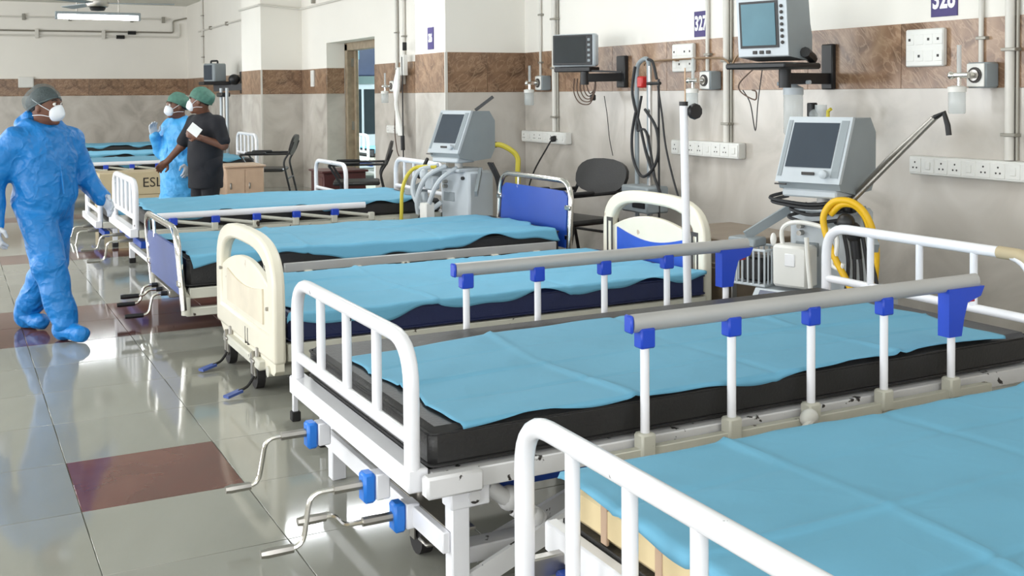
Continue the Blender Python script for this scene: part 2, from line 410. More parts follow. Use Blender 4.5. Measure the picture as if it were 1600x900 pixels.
def band_run(parent, axis, fixed, a0, a1, step=0.6, thick=PT, sign=-1):
    n = max(1, round((a1 - a0) / step)); w = (a1 - a0) / n
    if axis == 'y': me = MB().box(-thick * 0.5 - 0.001, thick * 0.5 + 0.001, 0.001, w - 0.001, BAND[0] + 0.0015, BAND[1], 0.001).mesh('band_tile', 'band')
    else: me = MB().box(0.001, w - 0.001, -thick * 0.5 - 0.001, thick * 0.5 + 0.001, BAND[0] + 0.0015, BAND[1], 0.001).mesh('band_tile', 'band')
    for k in range(n):
        o = bpy.data.objects.new('band_tile', me); COL.objects.link(o); o.parent = parent
        o.location = (fixed + sign * thick * 0.5, a0 + k * w, 0) if axis == 'y' else (a0 + k * w, fixed + sign * thick * 0.5, 0)
band_run(wr, 'y', XW, 1.2, 7.46); band_run(wr, 'y', XW, 8.06, DOOR[0]); band_run(wr, 'y', XW, DOOR[1], 13.44); band_run(wr, 'y', XW, 14.44, YB)
band_run(wr, 'x', DOOR[1], XW, XW + 0.215)

def pillar(name, x0, y0, y1):
    p = MB().box(x0, XW + 0.05, y0, y1, ZF, ZC).build(name, 'wall'); tag(p, kind='structure')
    wains(p, [(x0 - PT, XW, y0 - PT, y0, ZF, BAND[0]), (x0 - PT, x0, y0, y1, ZF, BAND[0]), (x0, XW, y1, y1 + PT, ZF, BAND[0])])
    band_run(p, 'x', y0, x0 + 0.012, XW, 0.34); band_run(p, 'y', x0, y0, y1, 0.58)
    MB().box(x0 - 0.009, x0 + 0.012, y0 - 0.009, y0 + 0.002, ZF, BAND[1]).build('corner_bead', 'conduit', p)
    return p
pillar('trim_1', 3.325, 7.47, 8.05); pillar('trim_2', 3.479, 13.44, 14.43)
wb = MB().box(XL, XW + WT, YB, YB + 0.2, ZF, ZC).build('wall_back', 'wall'); tag(wb, kind='structure')
wains(wb, [(XL, XW, YB - PT, YB, ZF, BAND[0])]); band_run(wb, 'x', YB, -1.2, XW, 0.6)
wf = MB(); wf.box(XL, -1.8, YN - 0.2, YN, ZF, ZC); wf.box(2.2, XW + WT, YN - 0.2, YN, ZF, ZC); wf.box(-1.8, 2.2, YN - 0.2, YN, ZF, 0.9); wf.box(-1.8, 2.2, YN - 0.2, YN, 2.7, ZC)
tag(wf.build('wall_front', 'wall'), kind='structure')
wl_ = MB(); prev = YN
for a, b in WINDOWS:
    wl_.box(XL - 0.2, XL, prev, a, ZF, ZC); wl_.box(XL - 0.2, XL, a, b, ZF, 0.85); wl_.box(XL - 0.2, XL, a, b, 2.65, ZC); prev = b
wl_.box(XL - 0.2, XL, prev, YB, ZF, ZC)
tag(wl_.build('wall_left', 'wall'), kind='structure')
for q, (a, b) in enumerate(WINDOWS):
    w = MB()
    for y in (a, (a + b) / 2 - 0.02, b - 0.04): w.box(XL - 0.14, XL - 0.08, y, y + 0.04, 0.85, 2.65)
    for z in (0.85, 1.7, 2.61): w.box(XL - 0.14, XL - 0.08, a, b, z, z + 0.04)
    wo = w.build('window_%d' % (q + 1), 'white_plastic'); tag(wo, kind='structure')
    MB().box(XL - 0.115, XL - 0.11, a, b, 0.86, 2.64).build('pane', 'glass', wo)

# door opening with frame and the room behind it
dr = MB()
fx0, fx1 = XW + 0.22, XW + 0.335
dr.box(fx0, fx1, DOOR[1] - 0.10, DOOR[1] - 0.008, ZF, DOOR[2] - 0.01, 0.004)
dr.box(fx0, fx1, DOOR[0], DOOR[0] + 0.05, ZF, DOOR[2] - 0.01, 0.004)
dr.box(fx0, fx1, DOOR[0], DOOR[1], DOOR[2] - 0.09, DOOR[2], 0.004)
dro = dr.build('door_1', 'doorframe'); tag(dro, kind='structure')
MB().box(XW + 0.30, XW + 0.335, DOOR[1] - 0.17, DOOR[1] - 0.10, ZF, DOOR[2] - 0.09, 0.003).build('door_stile', 'doorframe', dro)
for z in (0.6, 1.1, 1.85): MB().box(XW + 0.27, XW + 0.30, DOOR[1] - 0.115, DOOR[1] - 0.095, z, z + 0.1).build('hinge', 'steel', dro)
rm = MB(); rm.box(XW + 4.0, XW + 4.1, 8, YB, ZF, ZC); rm.box(XW + WT, XW + 4.0, 17.0, 17.1, ZF, ZC); rm.box(XW + WT, XW + 4.0, 8.0, 8.1, ZF, ZC)
tag(rm.build('wall_side_room', 'room_wall'), kind='structure')
area('side_room_fill', (XW + 2.2, 13.0, 3.0), (0, 0, -1), 1.2, 1.2, 220, (0.85, 0.97, 1.0))  # unseen area light added to brighten the side room

# ------------------------------------------------------------------ bed pieces
def caster(parent, x, y, brake=None, r=0.04, top=None, mats=('rubber', 'steel')):
    top = ZF + 2 * r + 0.035 if top is None else top; zc = ZF + r
    c = MB().tube([(x - 0.016, y, zc), (x + 0.016, y, zc)], r, 16).build('caster_wheel', mats[0], parent)
    m = MB().bar((x - 0.024, y, zc), (x - 0.024, y, top - 0.02), 0.03, 0.004, (1, 0, 0)).bar((x + 0.024, y, zc), (x + 0.024, y, top - 0.02), 0.03, 0.004, (1, 0, 0))
    m.box(x - 0.028, x + 0.028, y - 0.03, y + 0.03, top - 0.025, top - 0.012, 0.003); m.tube([(x, y, top - 0.02), (x, y, top + 0.03)], 0.011, 8)
    m.build('fork', mats[1], c)
    if brake: MB().box(x - 0.03, x + 0.03, y - 0.10, y - 0.045, zc + 0.01, zc + 0.02, 0.004).build('brake_pedal', brake, c)
    return c
def leg_shoe(parent, x, y, ztop, mat='white', w=0.018):
    lg = MB().box(x - w, x + w, y - w, y + w, ZF + 0.03, ztop, 0.003).build('leg', mat, parent)
    MB().box(x - w - 0.004, x + w + 0.004, y - w - 0.004, y + w + 0.004, ZF, ZF + 0.035, 0.004).build('rubber_shoe', 'rubber', lg)
    return lg
def crank(parent, x, y, z, reach, drop, side=0.0, handle=0.12, grip='steel', shaft=0.10, shaftmat='steel'):
    """hand crank sticking out of the foot end towards -x"""
    p = [(x, y, z), (x - reach, y, z), (x - reach - 0.02, y + side, z - drop), (x - reach - 0.03 - handle, y + side, z - drop)]
    c = MB().tube(rpath(p, 0.028, 4), 0.0068, 8).build('crank', 'chrome', parent)
    MB().tube([(x + 0.02, y, z), (x - shaft, y, z)], 0.012, 8).build('sleeve', shaftmat, c)
    q = p[3]; MB().tube([(q[0] - 0.004, q[1], q[2]), (q[0] + 0.012, q[1], q[2]), (q[0] + handle * 0.85, q[1], q[2])], [0.010, 0.0125, 0.011], 8).build('grip', grip, c)
    return c
def gearbox(parent, x, y, z):
    gb = MB().box(x - 0.03, x + 0.0, y - 0.022, y + 0.022, z - 0.038, z + 0.034, 0.006).build('gear_box', 'lblue_plastic', parent)
    MB().box(x, x + 0.035, y - 0.024, y + 0.024, z - 0.032, z + 0.03, 0.003).build('gear_plate', 'white', gb)
    return gb
def arch(parent, name, x, W, z0, zt, nb=3, r=0.019, lower=None, bars=True, inset=0.03, rad=0.11, lean=0.0, mat='white', far_inset=None):
    fi = inset if far_inset is None else far_inset
    pts = [(x, inset, z0), (x + lean, inset, zt), (x + lean, W - fi, zt), (x, W - fi, z0)]
    a = MB().tube(rpath(pts, rad, 7), r, 12).build(name, mat, parent)
    if lower is not None:
        MB().tube([(x + lean * .3, inset, lower), (x + lean * .3, W - inset, lower)], r * 0.82, 10).build('lower_rail', mat, a)
        for k in range(nb):
            y = inset + (W - 2 * inset) * (k + 1) / (nb + 1)
            MB().tube([(x + lean * .3, y, lower), (x + lean, y, zt)], r * 0.70, 10).build('bar', mat, a)
    return a
def rail_up(parent, x0, x1, y, zb, zt, out=-1, n=5, latch=True):
    """raised collapsible side rail; out = -1 near side, +1 far side"""
    rl = MB().tube([(x0 - 0.03, y, zt), (x1 + 0.10, y, zt)], 0.023, 12, flat=0.75).build('side_rail', 'alu', parent)
    MB().box(x0 - 0.040, x0 - 0.030, y - 0.017, y + 0.017, zt - 0.022, zt + 0.022, 0.004).build('end_cap', 'blue_plastic', rl)
    MB().box(x0 - 0.12, x1 + 0.16, y - 0.012, y + 0.012, zb - 0.055, zb - 0.008, 0.002).build('rail_base', 'cream_metal', rl)
    for k in range(n):
        x = x0 + 0.01 + (x1 - x0 - 0.01) * k / (n - 1)
        p = MB().tube([(x, y, zb + 0.02), (x, y, zt - 0.03)], 0.0115, 10).build('post', 'white', rl)
        MB().box(x - 0.021, x + 0.021, y - 0.02, y + 0.02, zb - 0.03, zb + 0.028, 0.005).build('post_bracket', 'cream_metal', p)
        if not (latch and k == n - 1):
            MB().box(x - 0.021, x + 0.021, y - 0.018, y + 0.018, zt - 0.062, zt - 0.012, 0.004).build('post_cap', 'blue_plastic', p)
    if latch:
        x = x1
        pl = [(x - 0.032, zt - 0.15), (x + 0.02, zt - 0.15), (x + 0.03, zt - 0.10), (x + 0.045, zt - 0.055), (x + 0.10, zt - 0.04), (x + 0.115, zt - 0.012), (x - 0.032, zt - 0.012)]
        lt = MB().ext(pl, 'y', y - 0.02, y + 0.02).build('release_latch', 'blue_plastic', rl)
        MB().box(x + 0.06, x + 0.09, y - 0.008, y + 0.008, zt - 0.058, zt - 0.036, 0.002).build('red_button', 'red', lt)
        x2 = x0 + (x1 - x0) * 0.5
        k = MB(); k.ball((x2 - 0.02, y - 0.02, zb - 0.005), 0.028, 0.02, 0.024); k.tube(spline([(x2 - 0.02, y - 0.03, zb - 0.01), (x2 - 0.06, y - 0.04, zb - 0.03), (x2 - 0.05, y - 0.035, zb - 0.07), (x2 - 0.09, y - 0.04, zb - 0.075)]), 0.009, 8)
        k.build('pull_knob', 'white_plastic', rl)
    return rl
def rail_down(parent, x0, x1, y, zb, n=5, topmat='white'):
    """folded side rail: the top tube lies low, posts nearly flat"""
    zt = zb + 0.085
    rl = MB().tube([(x0 - 0.05, y, zt), (x1, y, zt)], 0.02, 10, flat=0.7).build('side_rail', topmat, parent)
    MB().box(x0 + 0.05, x1 + 0.32, y - 0.012, y + 0.012, zb - 0.05, zb - 0.005, 0.002).build('rail_base', 'cream_metal', rl)
    dx = (x1 - x0) / n
    for k in range(n):
        x = x0 + dx * (k + 0.15)
        p = MB().tube([(x + 0.02, y - 0.014, zt - 0.035), (x + dx * 0.95, y - 0.014, zb + 0.015)], 0.011, 8).build('post', 'cream_metal', rl)
        MB().box(x + dx * 0.92, x + dx * 0.92 + 0.04, y - 0.03, y + 0.006, zb - 0.02, zb + 0.035, 0.004).build('post_bracket', 'cream_metal', p)
        MB().box(x - 0.02, x + 0.03, y - 0.03, y + 0.004, zt - 0.058, zt - 0.014, 0.004).build('post_cap', 'blue_plastic', p)
    return rl
def base_frame(b, W, L, H, mat='white', side_mat=None, beam=0.046, leg_x=(0.14, None), foot=True, fy=0.0):
    side_mat = side_mat or mat
    for y in (0.0, W - 0.045): MB().box(0.05, L - 0.02, y, y + 0.045, H - beam, H, 0.003).build('side_beam', side_mat, b)
    MB().box(-0.005, 0.045, fy, W + 0.005, H - beam + 0.004, H + 0.012, 0.004).build('foot_beam', mat, b)
    MB().box(L - 0.06, L, 0, W, H - beam, H + 0.006, 0.004).build('head_beam', mat, b)
    MB().box(0.045, L - 0.06, 0.045, W - 0.045, H - 0.016, H - 0.004).build('platform', 'steel', b)
    for q, x in enumerate((leg_x[0], leg_x[1] if leg_x[1] else L - 0.30)):
        if q == 0 and not foot: continue
        for y in (0.035, W - 0.035): leg_shoe(b, x, y, H - beam, mat)
        MB().box(x - 0.015, x + 0.015, 0.05, W - 0.05, ZF + 0.10, ZF + 0.13, 0.003).build('cross_beam', mat, b)
def mattress(label, loc, x0, x1, y0, y1, z0, z1, mat, seam=True):
    m = MB(); nx, ny = 26, 12
    def pt(u, v, top):
        x = x0 + (x1 - x0) * u; y = y0 + (y1 - y0) * v
        return x, y
    b = 0.018
    m.box(x0, x1, y0, y1, z0, z1, b)
    o = m.build('mattress', mat, None, loc); tag(o, label, 'mattress')
    if seam:
        for z in (z0 + 0.012, z1 - 0.012):
            MB().tube(rpath([(x0 + .2, y0, z), (x0, y0, z), (x0, y1, z), (x1, y1, z), (x1, y0, z), (x0 + .2, y0, z)], 0.02, 3), 0.004, 6).build('piping', mat, o)
    return o
def vnoise(x, y, seed=0.0):
    return (math.sin(x * 3.1 + seed) * math.cos(y * 4.3 + seed * 1.7) + 0.6 * math.sin(x * 7.3 + y * 5.1 + seed * 2.3) + 0.4 * math.sin(x * 13.7 - y * 11.3 + seed * .9)) / 2.0
def sheet(label, loc, corners, mat_rect, zt, seed=0.0, folds_u=(), folds_v=(), fold_h=0.010, rough=0.006, edge=0.02, nu=150, nv=90, mat='sheet', bulge=0.0):
    """thin cloth; corners in bed-local xy (foot-near, head-near, head-far, foot-far); anything past the mattress edge hangs down"""
    mx0, mx1, my0, my1 = mat_rect; c = corners; vs = []
    for i in range(nu + 1):
        u = i / nu
        for j in range(nv + 1):
            v = j / nv
            x = (c[0][0] * (1 - u) + c[1][0] * u) * (1 - v) + (c[3][0] * (1 - u) + c[2][0] * u) * v
            y = (c[0][1] * (1 - u) + c[1][1] * u) * (1 - v) + (c[3][1] * (1 - u) + c[2][1] * u) * v
            y += bulge * math.sin(math.pi * u) * v
            e = edge * (abs(2 * v - 1) ** 6) * (1 if v > .5 else -1); y += e * vnoise(u * 3.2, 0.3 + (v > .5), seed + 1.3)
            e = edge * (abs(2 * u - 1) ** 6) * (1 if u > .5 else -1); x += e * vnoise(0.7 + (u > .5), v * 2.4, seed + 4.1)
            z = zt + 0.003 + rough * (0.55 + 0.45 * vnoise(x * 1.8, y * 2.3, seed)) 
            for k, f in enumerate(folds_u):
                d = (u - f - 0.012 * math.sin(v * 5 + seed)) / 0.0065; z += fold_h * math.exp(-d * d) * (1 if k % 2 == 0 else -0.55) * (0.65 + 0.35 * math.sin(v * 7 + k))
            for k, f in enumerate(folds_v):
                d = (v - f - 0.012 * math.sin(u * 6 + seed)) / 0.010; z += fold_h * math.exp(-d * d) * (1 if k % 2 == 1 else -0.55) * (0.65 + 0.35 * math.sin(u * 9 + k))
            z = max(z, zt + 0.002)
            for lo, hi, ax in ((mx0, mx1, 0), (my0, my1, 1)):
                q = (x, y)[ax]; d = lo - q if q < lo else (q - hi if q > hi else 0)
                if d > 0:
                    q2 = (lo - min(d, 0.010)) if q < lo else (hi + min(d, 0.010))
                    z -= max(0.0, d - 0.006)
                    if ax == 0: x = q2
                    else: y = q2
            vs.append((x, y, z))
    fs = [(i * (nv + 1) + j, (i + 1) * (nv + 1) + j, (i + 1) * (nv + 1) + j + 1, i * (nv + 1) + j + 1) for i in range(nu) for j in range(nv)]
    m = MB(); m.add(vs, fs); o = m.build('bed_sheet', mat, None, loc, ang=180); tag(o, label, 'bed sheet')
    sol = o.modifiers.new('thickness', 'SOLIDIFY'); sol.thickness = 0.002; sol.offset = 0
    return o

# ------------------------------------------------------------------ bed B: white bed with both rails raised
b = thing('hospital_bed', 'white tubular hospital bed with both side rails raised, beside the nearest bed', 'bed', (0.90, 2.215, 0))
L4, W4, H4 = 2.12, 0.965, 0.672
base_frame(b, W4, L4, H4, 'white', 'white_worn', foot=False, fy=0.022)
arch(b, 'foot_board', 0.012, W4, H4, 0.97, 3, lower=H4 + 0.075, r=0.0185, inset=0.04, far_inset=0.03)
arch(b, 'head_board', L4 - 0.02, W4, H4 - 0.1, 1.0, 3, lower=H4 + 0.13, r=0.0185)
MB().tube(rpath([(L4 - 0.02, 0.16, 1.0), (L4 - 0.02, 0.03, 1.0), (L4 - 0.02, 0.03, 0.86)], 0.11, 7), 0.0205, 12).build('tape_wrap', 'carton', b)
rail_up(b, 0.585, 1.66, -0.03, H4 - 0.005, 0.965)
rail_up(b, 0.585, 1.66, W4 + 0.03, H4 - 0.005, 0.950)
MB().box(0.02, 0.16, -0.028, 0.008, H4 - 0.045, H4 + 0.005, 0.006).build('corner_bracket', 'white_worn', b)
for y in (0.03, W4 - 0.06):
    lg = MB().box(0.105, 0.15, y, y + 0.042, ZF, H4 - 0.046, 0.003).build('foot_leg', 'white', b)
    MB().box(0.10, 0.20, y - 0.006, y + 0.048, H4 - 0.10, H4 - 0.046, 0.004).build('leg_bracket', 'white', lg)
    MB().tube([(0.158, y - 0.012, H4 - 0.075), (0.158, y + 0.05, H4 - 0.075)], 0.015, 12).build('bolt', 'white_worn', lg)
MB().box(0.085, 0.105, 0.04, W4 - 0.02, 0.470, 0.520, 0.003).build('crank_beam', 'white', b)
MB().box(0.105, 0.17, 0.04, W4 - 0.02, 0.512, 0.520, 0.002).build('crank_shelf', 'steel', b)
caster(b, 0.145, 0.31, 'steel', 0.042, 0.50)
for gx, gy, gz in ((-0.01, 0.69, H4 - 0.085), (-0.01, 0.235, H4 - 0.085), (0.07, 0.245, 0.497)): gearbox(b, gx, gy, gz)
crank(b, -0.035, 0.69, H4 - 0.08, 0.115, 0.125, 0.01, 0.075, shaft=0.075)
crank(b, -0.035, 0.235, H4 - 0.08, 0.13, 0.12, 0.0, 0.085, shaft=0.075)
crank(b, 0.045, 0.245, 0.497, 0.13, -0.030, 0.0, 0.075, shaft=0.08)
m = MB(); m.tube([(0.20, 0.05, H4 - 0.065), (0.36, 0.075, 0.49)], 0.02, 10); m.ball((0.27, 0.065, 0.56), 0.03); m.ball((0.34, 0.072, 0.50), 0.026); m.bar((0.28, 0.05, 0.545), (0.40, 0.08, 0.45), 0.012, 0.05)
m.build('lifting_rod', 'white_worn', b)
m = MB(); m.bar((0.14, 0.04, 0.385), (0.62, 0.06, 0.555), 0.012, 0.05); m.bar((0.22, 0.16, 0.40), (0.70, 0.18, 0.55), 0.012, 0.045)
m.build('linkage_arm', 'white_worn', b)
MB().box(0.15, 0.42, 0.09, 0.15, 0.41, 0.45, 0.003).build('mechanism_beam', 'white_worn', b)
MB().box(0.18, 1.4, 0.12, 0.18, H4 - 0.11, H4 - 0.055, 0.004).build('drive_tube', 'blue_panel', b)
MB().box(0.75, 1.9, 0.045, 0.075, 0.42, 0.45, 0.003).build('lower_side_beam', 'white_worn', b)
mattress('black mattress under the blue sheet on the white bed with raised rails', (0.90, 2.215, 0), 0.048, 2.07, 0.02, 0.945, H4 + 0.001, H4 + 0.098, 'black_mat')
sheet('blue disposable sheet on the white bed with raised rails', (0.90, 2.215, 0), [(0.125, 0.0), (1.935, 0.012), (1.985, 0.66), (0.095, 0.72)], (0.048, 2.07, 0.02, 0.945), H4 + 0.098, 2.0,
      (0.25, 0.5, 0.75), (0.25, 0.5, 0.75), fold_h=0.009, edge=0.018, bulge=0.13)

# ------------------------------------------------------------------ bed A: nearest bed
RA = math.radians(-0.7)
b = thing('hospital_bed', 'nearest white tubular hospital bed with a foam mattress, cut off by the frame', 'bed', (0.955, 0.865, 0), RA)
WA, LA, HA = 0.985, 2.12, 0.660
for y in (0.05, WA + 0.0): MB().box(0.10, LA, y, y + 0.045, HA - 0.05, HA, 0.003).build('side_beam', 'white_worn', b)
MB().box(0.08, 0.11, 0.05, WA + 0.04, HA - 0.055, HA + 0.006, 0.004).build('foot_beam', 'white', b)
MB().box(0.13, LA - 0.06, 0.09, WA + 0.0, HA - 0.02, HA - 0.004).build('platform', 'steel', b)
MB().box(LA - 0.06, LA, 0.05, WA + 0.04, HA - 0.05, HA, 0.004).build('head_beam', 'white', b)
arch(b, 'foot_board', 0.0, WA, ZF + 0.05, 0.905, 4, r=0.0195, lower=ZF + 0.1, rad=0.10)
arch(b, 'head_board', LA + 0.02, WA, ZF + 0.05, 1.0, 4, r=0.0195, lower=HA + 0.1)
for x in (0.30, LA - 0.3):
    for y in (0.08, WA - 0.0):
        leg_shoe(b, x, y, HA - 0.05)
for y in (0.03, WA - 0.03): MB().box(0.0, 0.12, y - 0.012, y + 0.012, HA - 0.07, HA - 0.03, 0.003).build('board_bracket', 'steel', b)
MB().box(0.06, 0.10, WA - 0.09, WA - 0.04, HA - 0.12, HA - 0.06, 0.004).build('bracket_block', 'blue_panel', b)
fm = mattress('beige foam mattress of the nearest bed, showing at its foot end', (0.955, 0.865, 0), 0.115, 2.07, 0.06, WA + 0.02, HA + 0.012, HA + 0.098, 'foam', seam=False); fm.rotation_euler.z = RA
MB().box(0.112, 2.07, 0.06, WA + 0.021, HA + 0.001, HA + 0.012, 0.002).build('base_cloth', 'black_mat', fm)
for y in (0.18, 0.42, 0.66, 0.84): MB().box(0.1125, 0.12, y, y + 0.022, HA + 0.014, HA + 0.09, 0.002).build('foam_joint', 'locker', fm)
shA = sheet('blue disposable sheet on the nearest bed, hanging over its foam foot end', (0.955, 0.865, 0), [(0.088, 0.03), (2.06, 0.02), (2.08, WA + 0.03), (0.095, WA + 0.025)], (0.115, 2.07, 0.06, WA + 0.02), HA + 0.098, 5.0,
      (0.22, 0.45, 0.70), (0.3, 0.55, 0.8), fold_h=0.010, edge=0.014, nu=160, nv=100)

shA.rotation_euler.z = RA
# ------------------------------------------------------------------ bed C: cream plastic boards
b = thing('hospital_bed', 'hospital bed with cream plastic head and foot boards', 'bed', (1.075, 4.03, 0))
WC, LC, HC = 0.98, 2.07, 0.575
def board_outline(w0, w1, z0, z1, top, n=22, shoulder=0.30):
    """half-arch panel outline in (y,z), counter-clockwise"""
    pts = [(w0, z0)]
    pts.append((w1, z0)); 
    for k in range(n + 1):
        a = math.pi * k / n; cy = (w0 + w1) / 2; ry = (w1 - w0) / 2
        ca, sa = math.cos(a), math.sin(a)
        y = cy + ry * math.copysign(abs(ca) ** 0.62, ca); z = z1 + (top - z1) * abs(sa) ** 0.62
        pts.append((y, z))
    return pts
def cream_board(parent, name, x0, x1, z0, top, panel=None, foot=True):
    t = x1 - x0
    zs = top - 0.25
    out = board_outline(0.0, WC, z0, zs, top)
    inn = board_outline(0.085, WC - 0.085, z0 + 0.10, zs - 0.02, top - 0.062)
    bd = MB().ringplate(out, inn, 'x', x0, x1).build(name, 'cream', parent)
    bv = bd.modifiers.new('soft', 'BEVEL'); bv.width = 0.014; bv.segments = 3; bv.limit_method = 'ANGLE'
    # centre panel, curved top edge leaving a hand slot
    n = 18; pl = [(0.07, z0 + 0.08), (WC - 0.07, z0 + 0.08)]
    for k in range(n + 1):
        y = WC - 0.07 - (WC - 0.14) * k / n; d = (2 * k / n - 1)
        pl.append((y, top - 0.125 - 0.085 * d * d))
    cp = MB().ext(pl, 'x', x0 + t * 0.22, x1 - t * 0.22).build('centre_panel', 'cream', bd)
    bv = cp.modifiers.new('soft', 'BEVEL'); bv.width = 0.006; bv.segments = 2; bv.limit_method = 'ANGLE'
    return bd
fb = cream_board(b, 'foot_board', 0.0, 0.05, 0.50, 0.975)
# recessed label field and lower apron of the foot board
n = 12; pl = [(0.18, 0.625), (0.78, 0.625)] + [(0.78 - 0.6 * k / n, 0.765 - 0.03 * math.sin(math.pi * k / n)) for k in range(n + 1)]
MB().ext(pl, 'x', 0.004, 0.012).build('label_field', plain('stained_cream', srgb(222, 212, 192), 0.5, var=0.07, scale=7), fb)
ap = MB().ext([(0.006, 0.60), (0.006, 0.475), (0.03, 0.455), (0.17, 0.455), (0.24, 0.50), (0.34, 0.465), (0.48, 0.455), (0.60, 0.445), (0.66, 0.475), (0.72, 0.44), (0.82, 0.44), (0.93, 0.50), (0.974, 0.56), (0.974, 0.60)], 'x', 0.008, 0.042).build('apron', 'cream', fb)
for y in (0.40, 0.44): MB().box(-0.001, 0.008, y, y + 0.008, 0.50, 0.57).build('slot', 'slot', fb)
for y, z in ((0.10, 0.70), (0.12, 0.86), (0.90, 0.75)): MB().tube([(-0.003, y, z), (0.01, y, z)], 0.008, 8).build('screw', 'steel', fb)
hb = cream_board(b, 'head_board', LC - 0.02, LC + 0.03, 0.52, 1.02)
n = 14; pl = [(0.17, 0.60), (0.83, 0.60)] + [(0.83 - 0.66 * k / n, 0.815 - 0.045 * math.sin(math.pi * k / n)) for k in range(n + 1)]
MB().ext(pl, 'x', LC - 0.016, LC - 0.004).build('blue_panel', plain('royal_blue_panel', srgb(36, 84, 190), 0.35), hb)
hb.scale = (1, 0.905, 1); hb.location = (0, 0.0475 * WC, 0)
for y0 in (0.05, WC - 0.11):
    MB().ringplate([(y0, .62), (y0 + .06, .62), (y0 + .06, .86), (y0, .86)], [(y0 + .012, .64), (y0 + .045, .64), (y0 + .045, .84), (y0 + .012, .84)], 'x', LC - 0.022, LC - 0.018).build('grip_slot', 'slot', hb)
for y in (0.02, WC - 0.065): MB().box(0.06, LC - 0.03, y, y + 0.045, HC - 0.07, HC - 0.002, 0.003).build('side_beam', 'cream_metal', b)
MB().box(0.05, LC - 0.03, 0.065, WC - 0.065, HC - 0.02, HC - 0.006).build('platform', 'steel', b)
for y in (0.20, 0.66): MB().box(0.03, LC - 0.1, y, y + 0.05, ZF + 0.065, ZF + 0.11, 0.006).build('base_beam', 'cream_metal', b)
MB().box(-0.02, 0.06, 0.16, 0.76, ZF + 0.085, ZF + 0.125, 0.006).build('axle_beam', 'cream_metal', b); MB().box(LC - 0.2, LC - 0.12, 0.16, 0.76, ZF + 0.085, ZF + 0.125, 0.006).build('axle_beam', 'cream_metal', b)
MB().tube([(0.0, 0.10, ZF + 0.095), (0.9, 0.10, ZF + 0.095)], 0.022, 12).build('side_tube', 'cream_metal', b)
for x in (0.45, LC - 0.5):
    for y in (0.22, 0.68): MB().bar((x, y, ZF + 0.1), (x + 0.10, y, HC - 0.05), 0.03, 0.03).build('lift_arm', 'steel', b)
for x in (0.0, LC - 0.16):
    for y in (0.24, 0.70):
        c = caster(b, x, y, None, 0.058, ZF + 0.13)
        MB().bar((x, y - 0.035, ZF + 0.05), (x, y + 0.03, ZF + 0.135), 0.045, 0.03).build('hood', 'steel', c)
        if x < 0.5:
            MB().tube(spline([(x - 0.03, y - 0.05, ZF + 0.06), (x - 0.06, y - 0.07, ZF + 0.03), (x - 0.10, y - 0.09, ZF + 0.02)]), 0.006, 6).build('brake_lever', 'black', c)
            MB().bar((x - 0.09, y - 0.085, ZF + 0.02), (x - 0.155, y - 0.12, ZF + 0.012), 0.03, 0.010).build('brake_pedal', 'slate_panel', c)
rail_up(b, 0.7, 1.0, WC + 0.03, HC - 0.01, HC + 0.05, n=2, latch=False)
mattress('navy mattress on the bed with cream plastic boards', (1.075, 4.03, 0), 0.065, LC - 0.03, 0.02, WC - 0.02, HC, HC + 0.105, 'navy_mat')
sheet('blue disposable sheet on the bed with cream plastic boards', (1.075, 4.03, 0), [(0.07, -0.035), (LC - 0.05, 0.0), (LC - 0.12, WC + 0.01), (0.10, WC + 0.02)], (0.065, LC - 0.03, 0.02, WC - 0.02), HC + 0.105, 8.0,
      (0.3, 0.62), (0.35, 0.7), edge=0.05, rough=0.012)

o = thing('step_stool', 'low white step stool with black rubber feet between the white and the cream bed', 'stool', (1.27, 3.61, 0))
MB().box(-0.20, 0.20, -0.17, 0.17, 0.475, 0.487, 0.003).build('step', 'steel', o); MB().box(-0.205, 0.205, -0.175, 0.175, 0.462, 0.476, 0.003).build('rim', 'white', o)
for x in (-0.19, 0.19):
    for y in (-0.16, 0.16):
        lg = MB().box(x - 0.009, x + 0.009, y - 0.009, y + 0.009, ZF + 0.03, 0.465, 0.002).build('leg', 'white', o); MB().box(x - 0.016, x + 0.016, y - 0.016, y + 0.016, ZF, ZF + 0.035, 0.003).build('rubber_foot', 'rubber', lg)

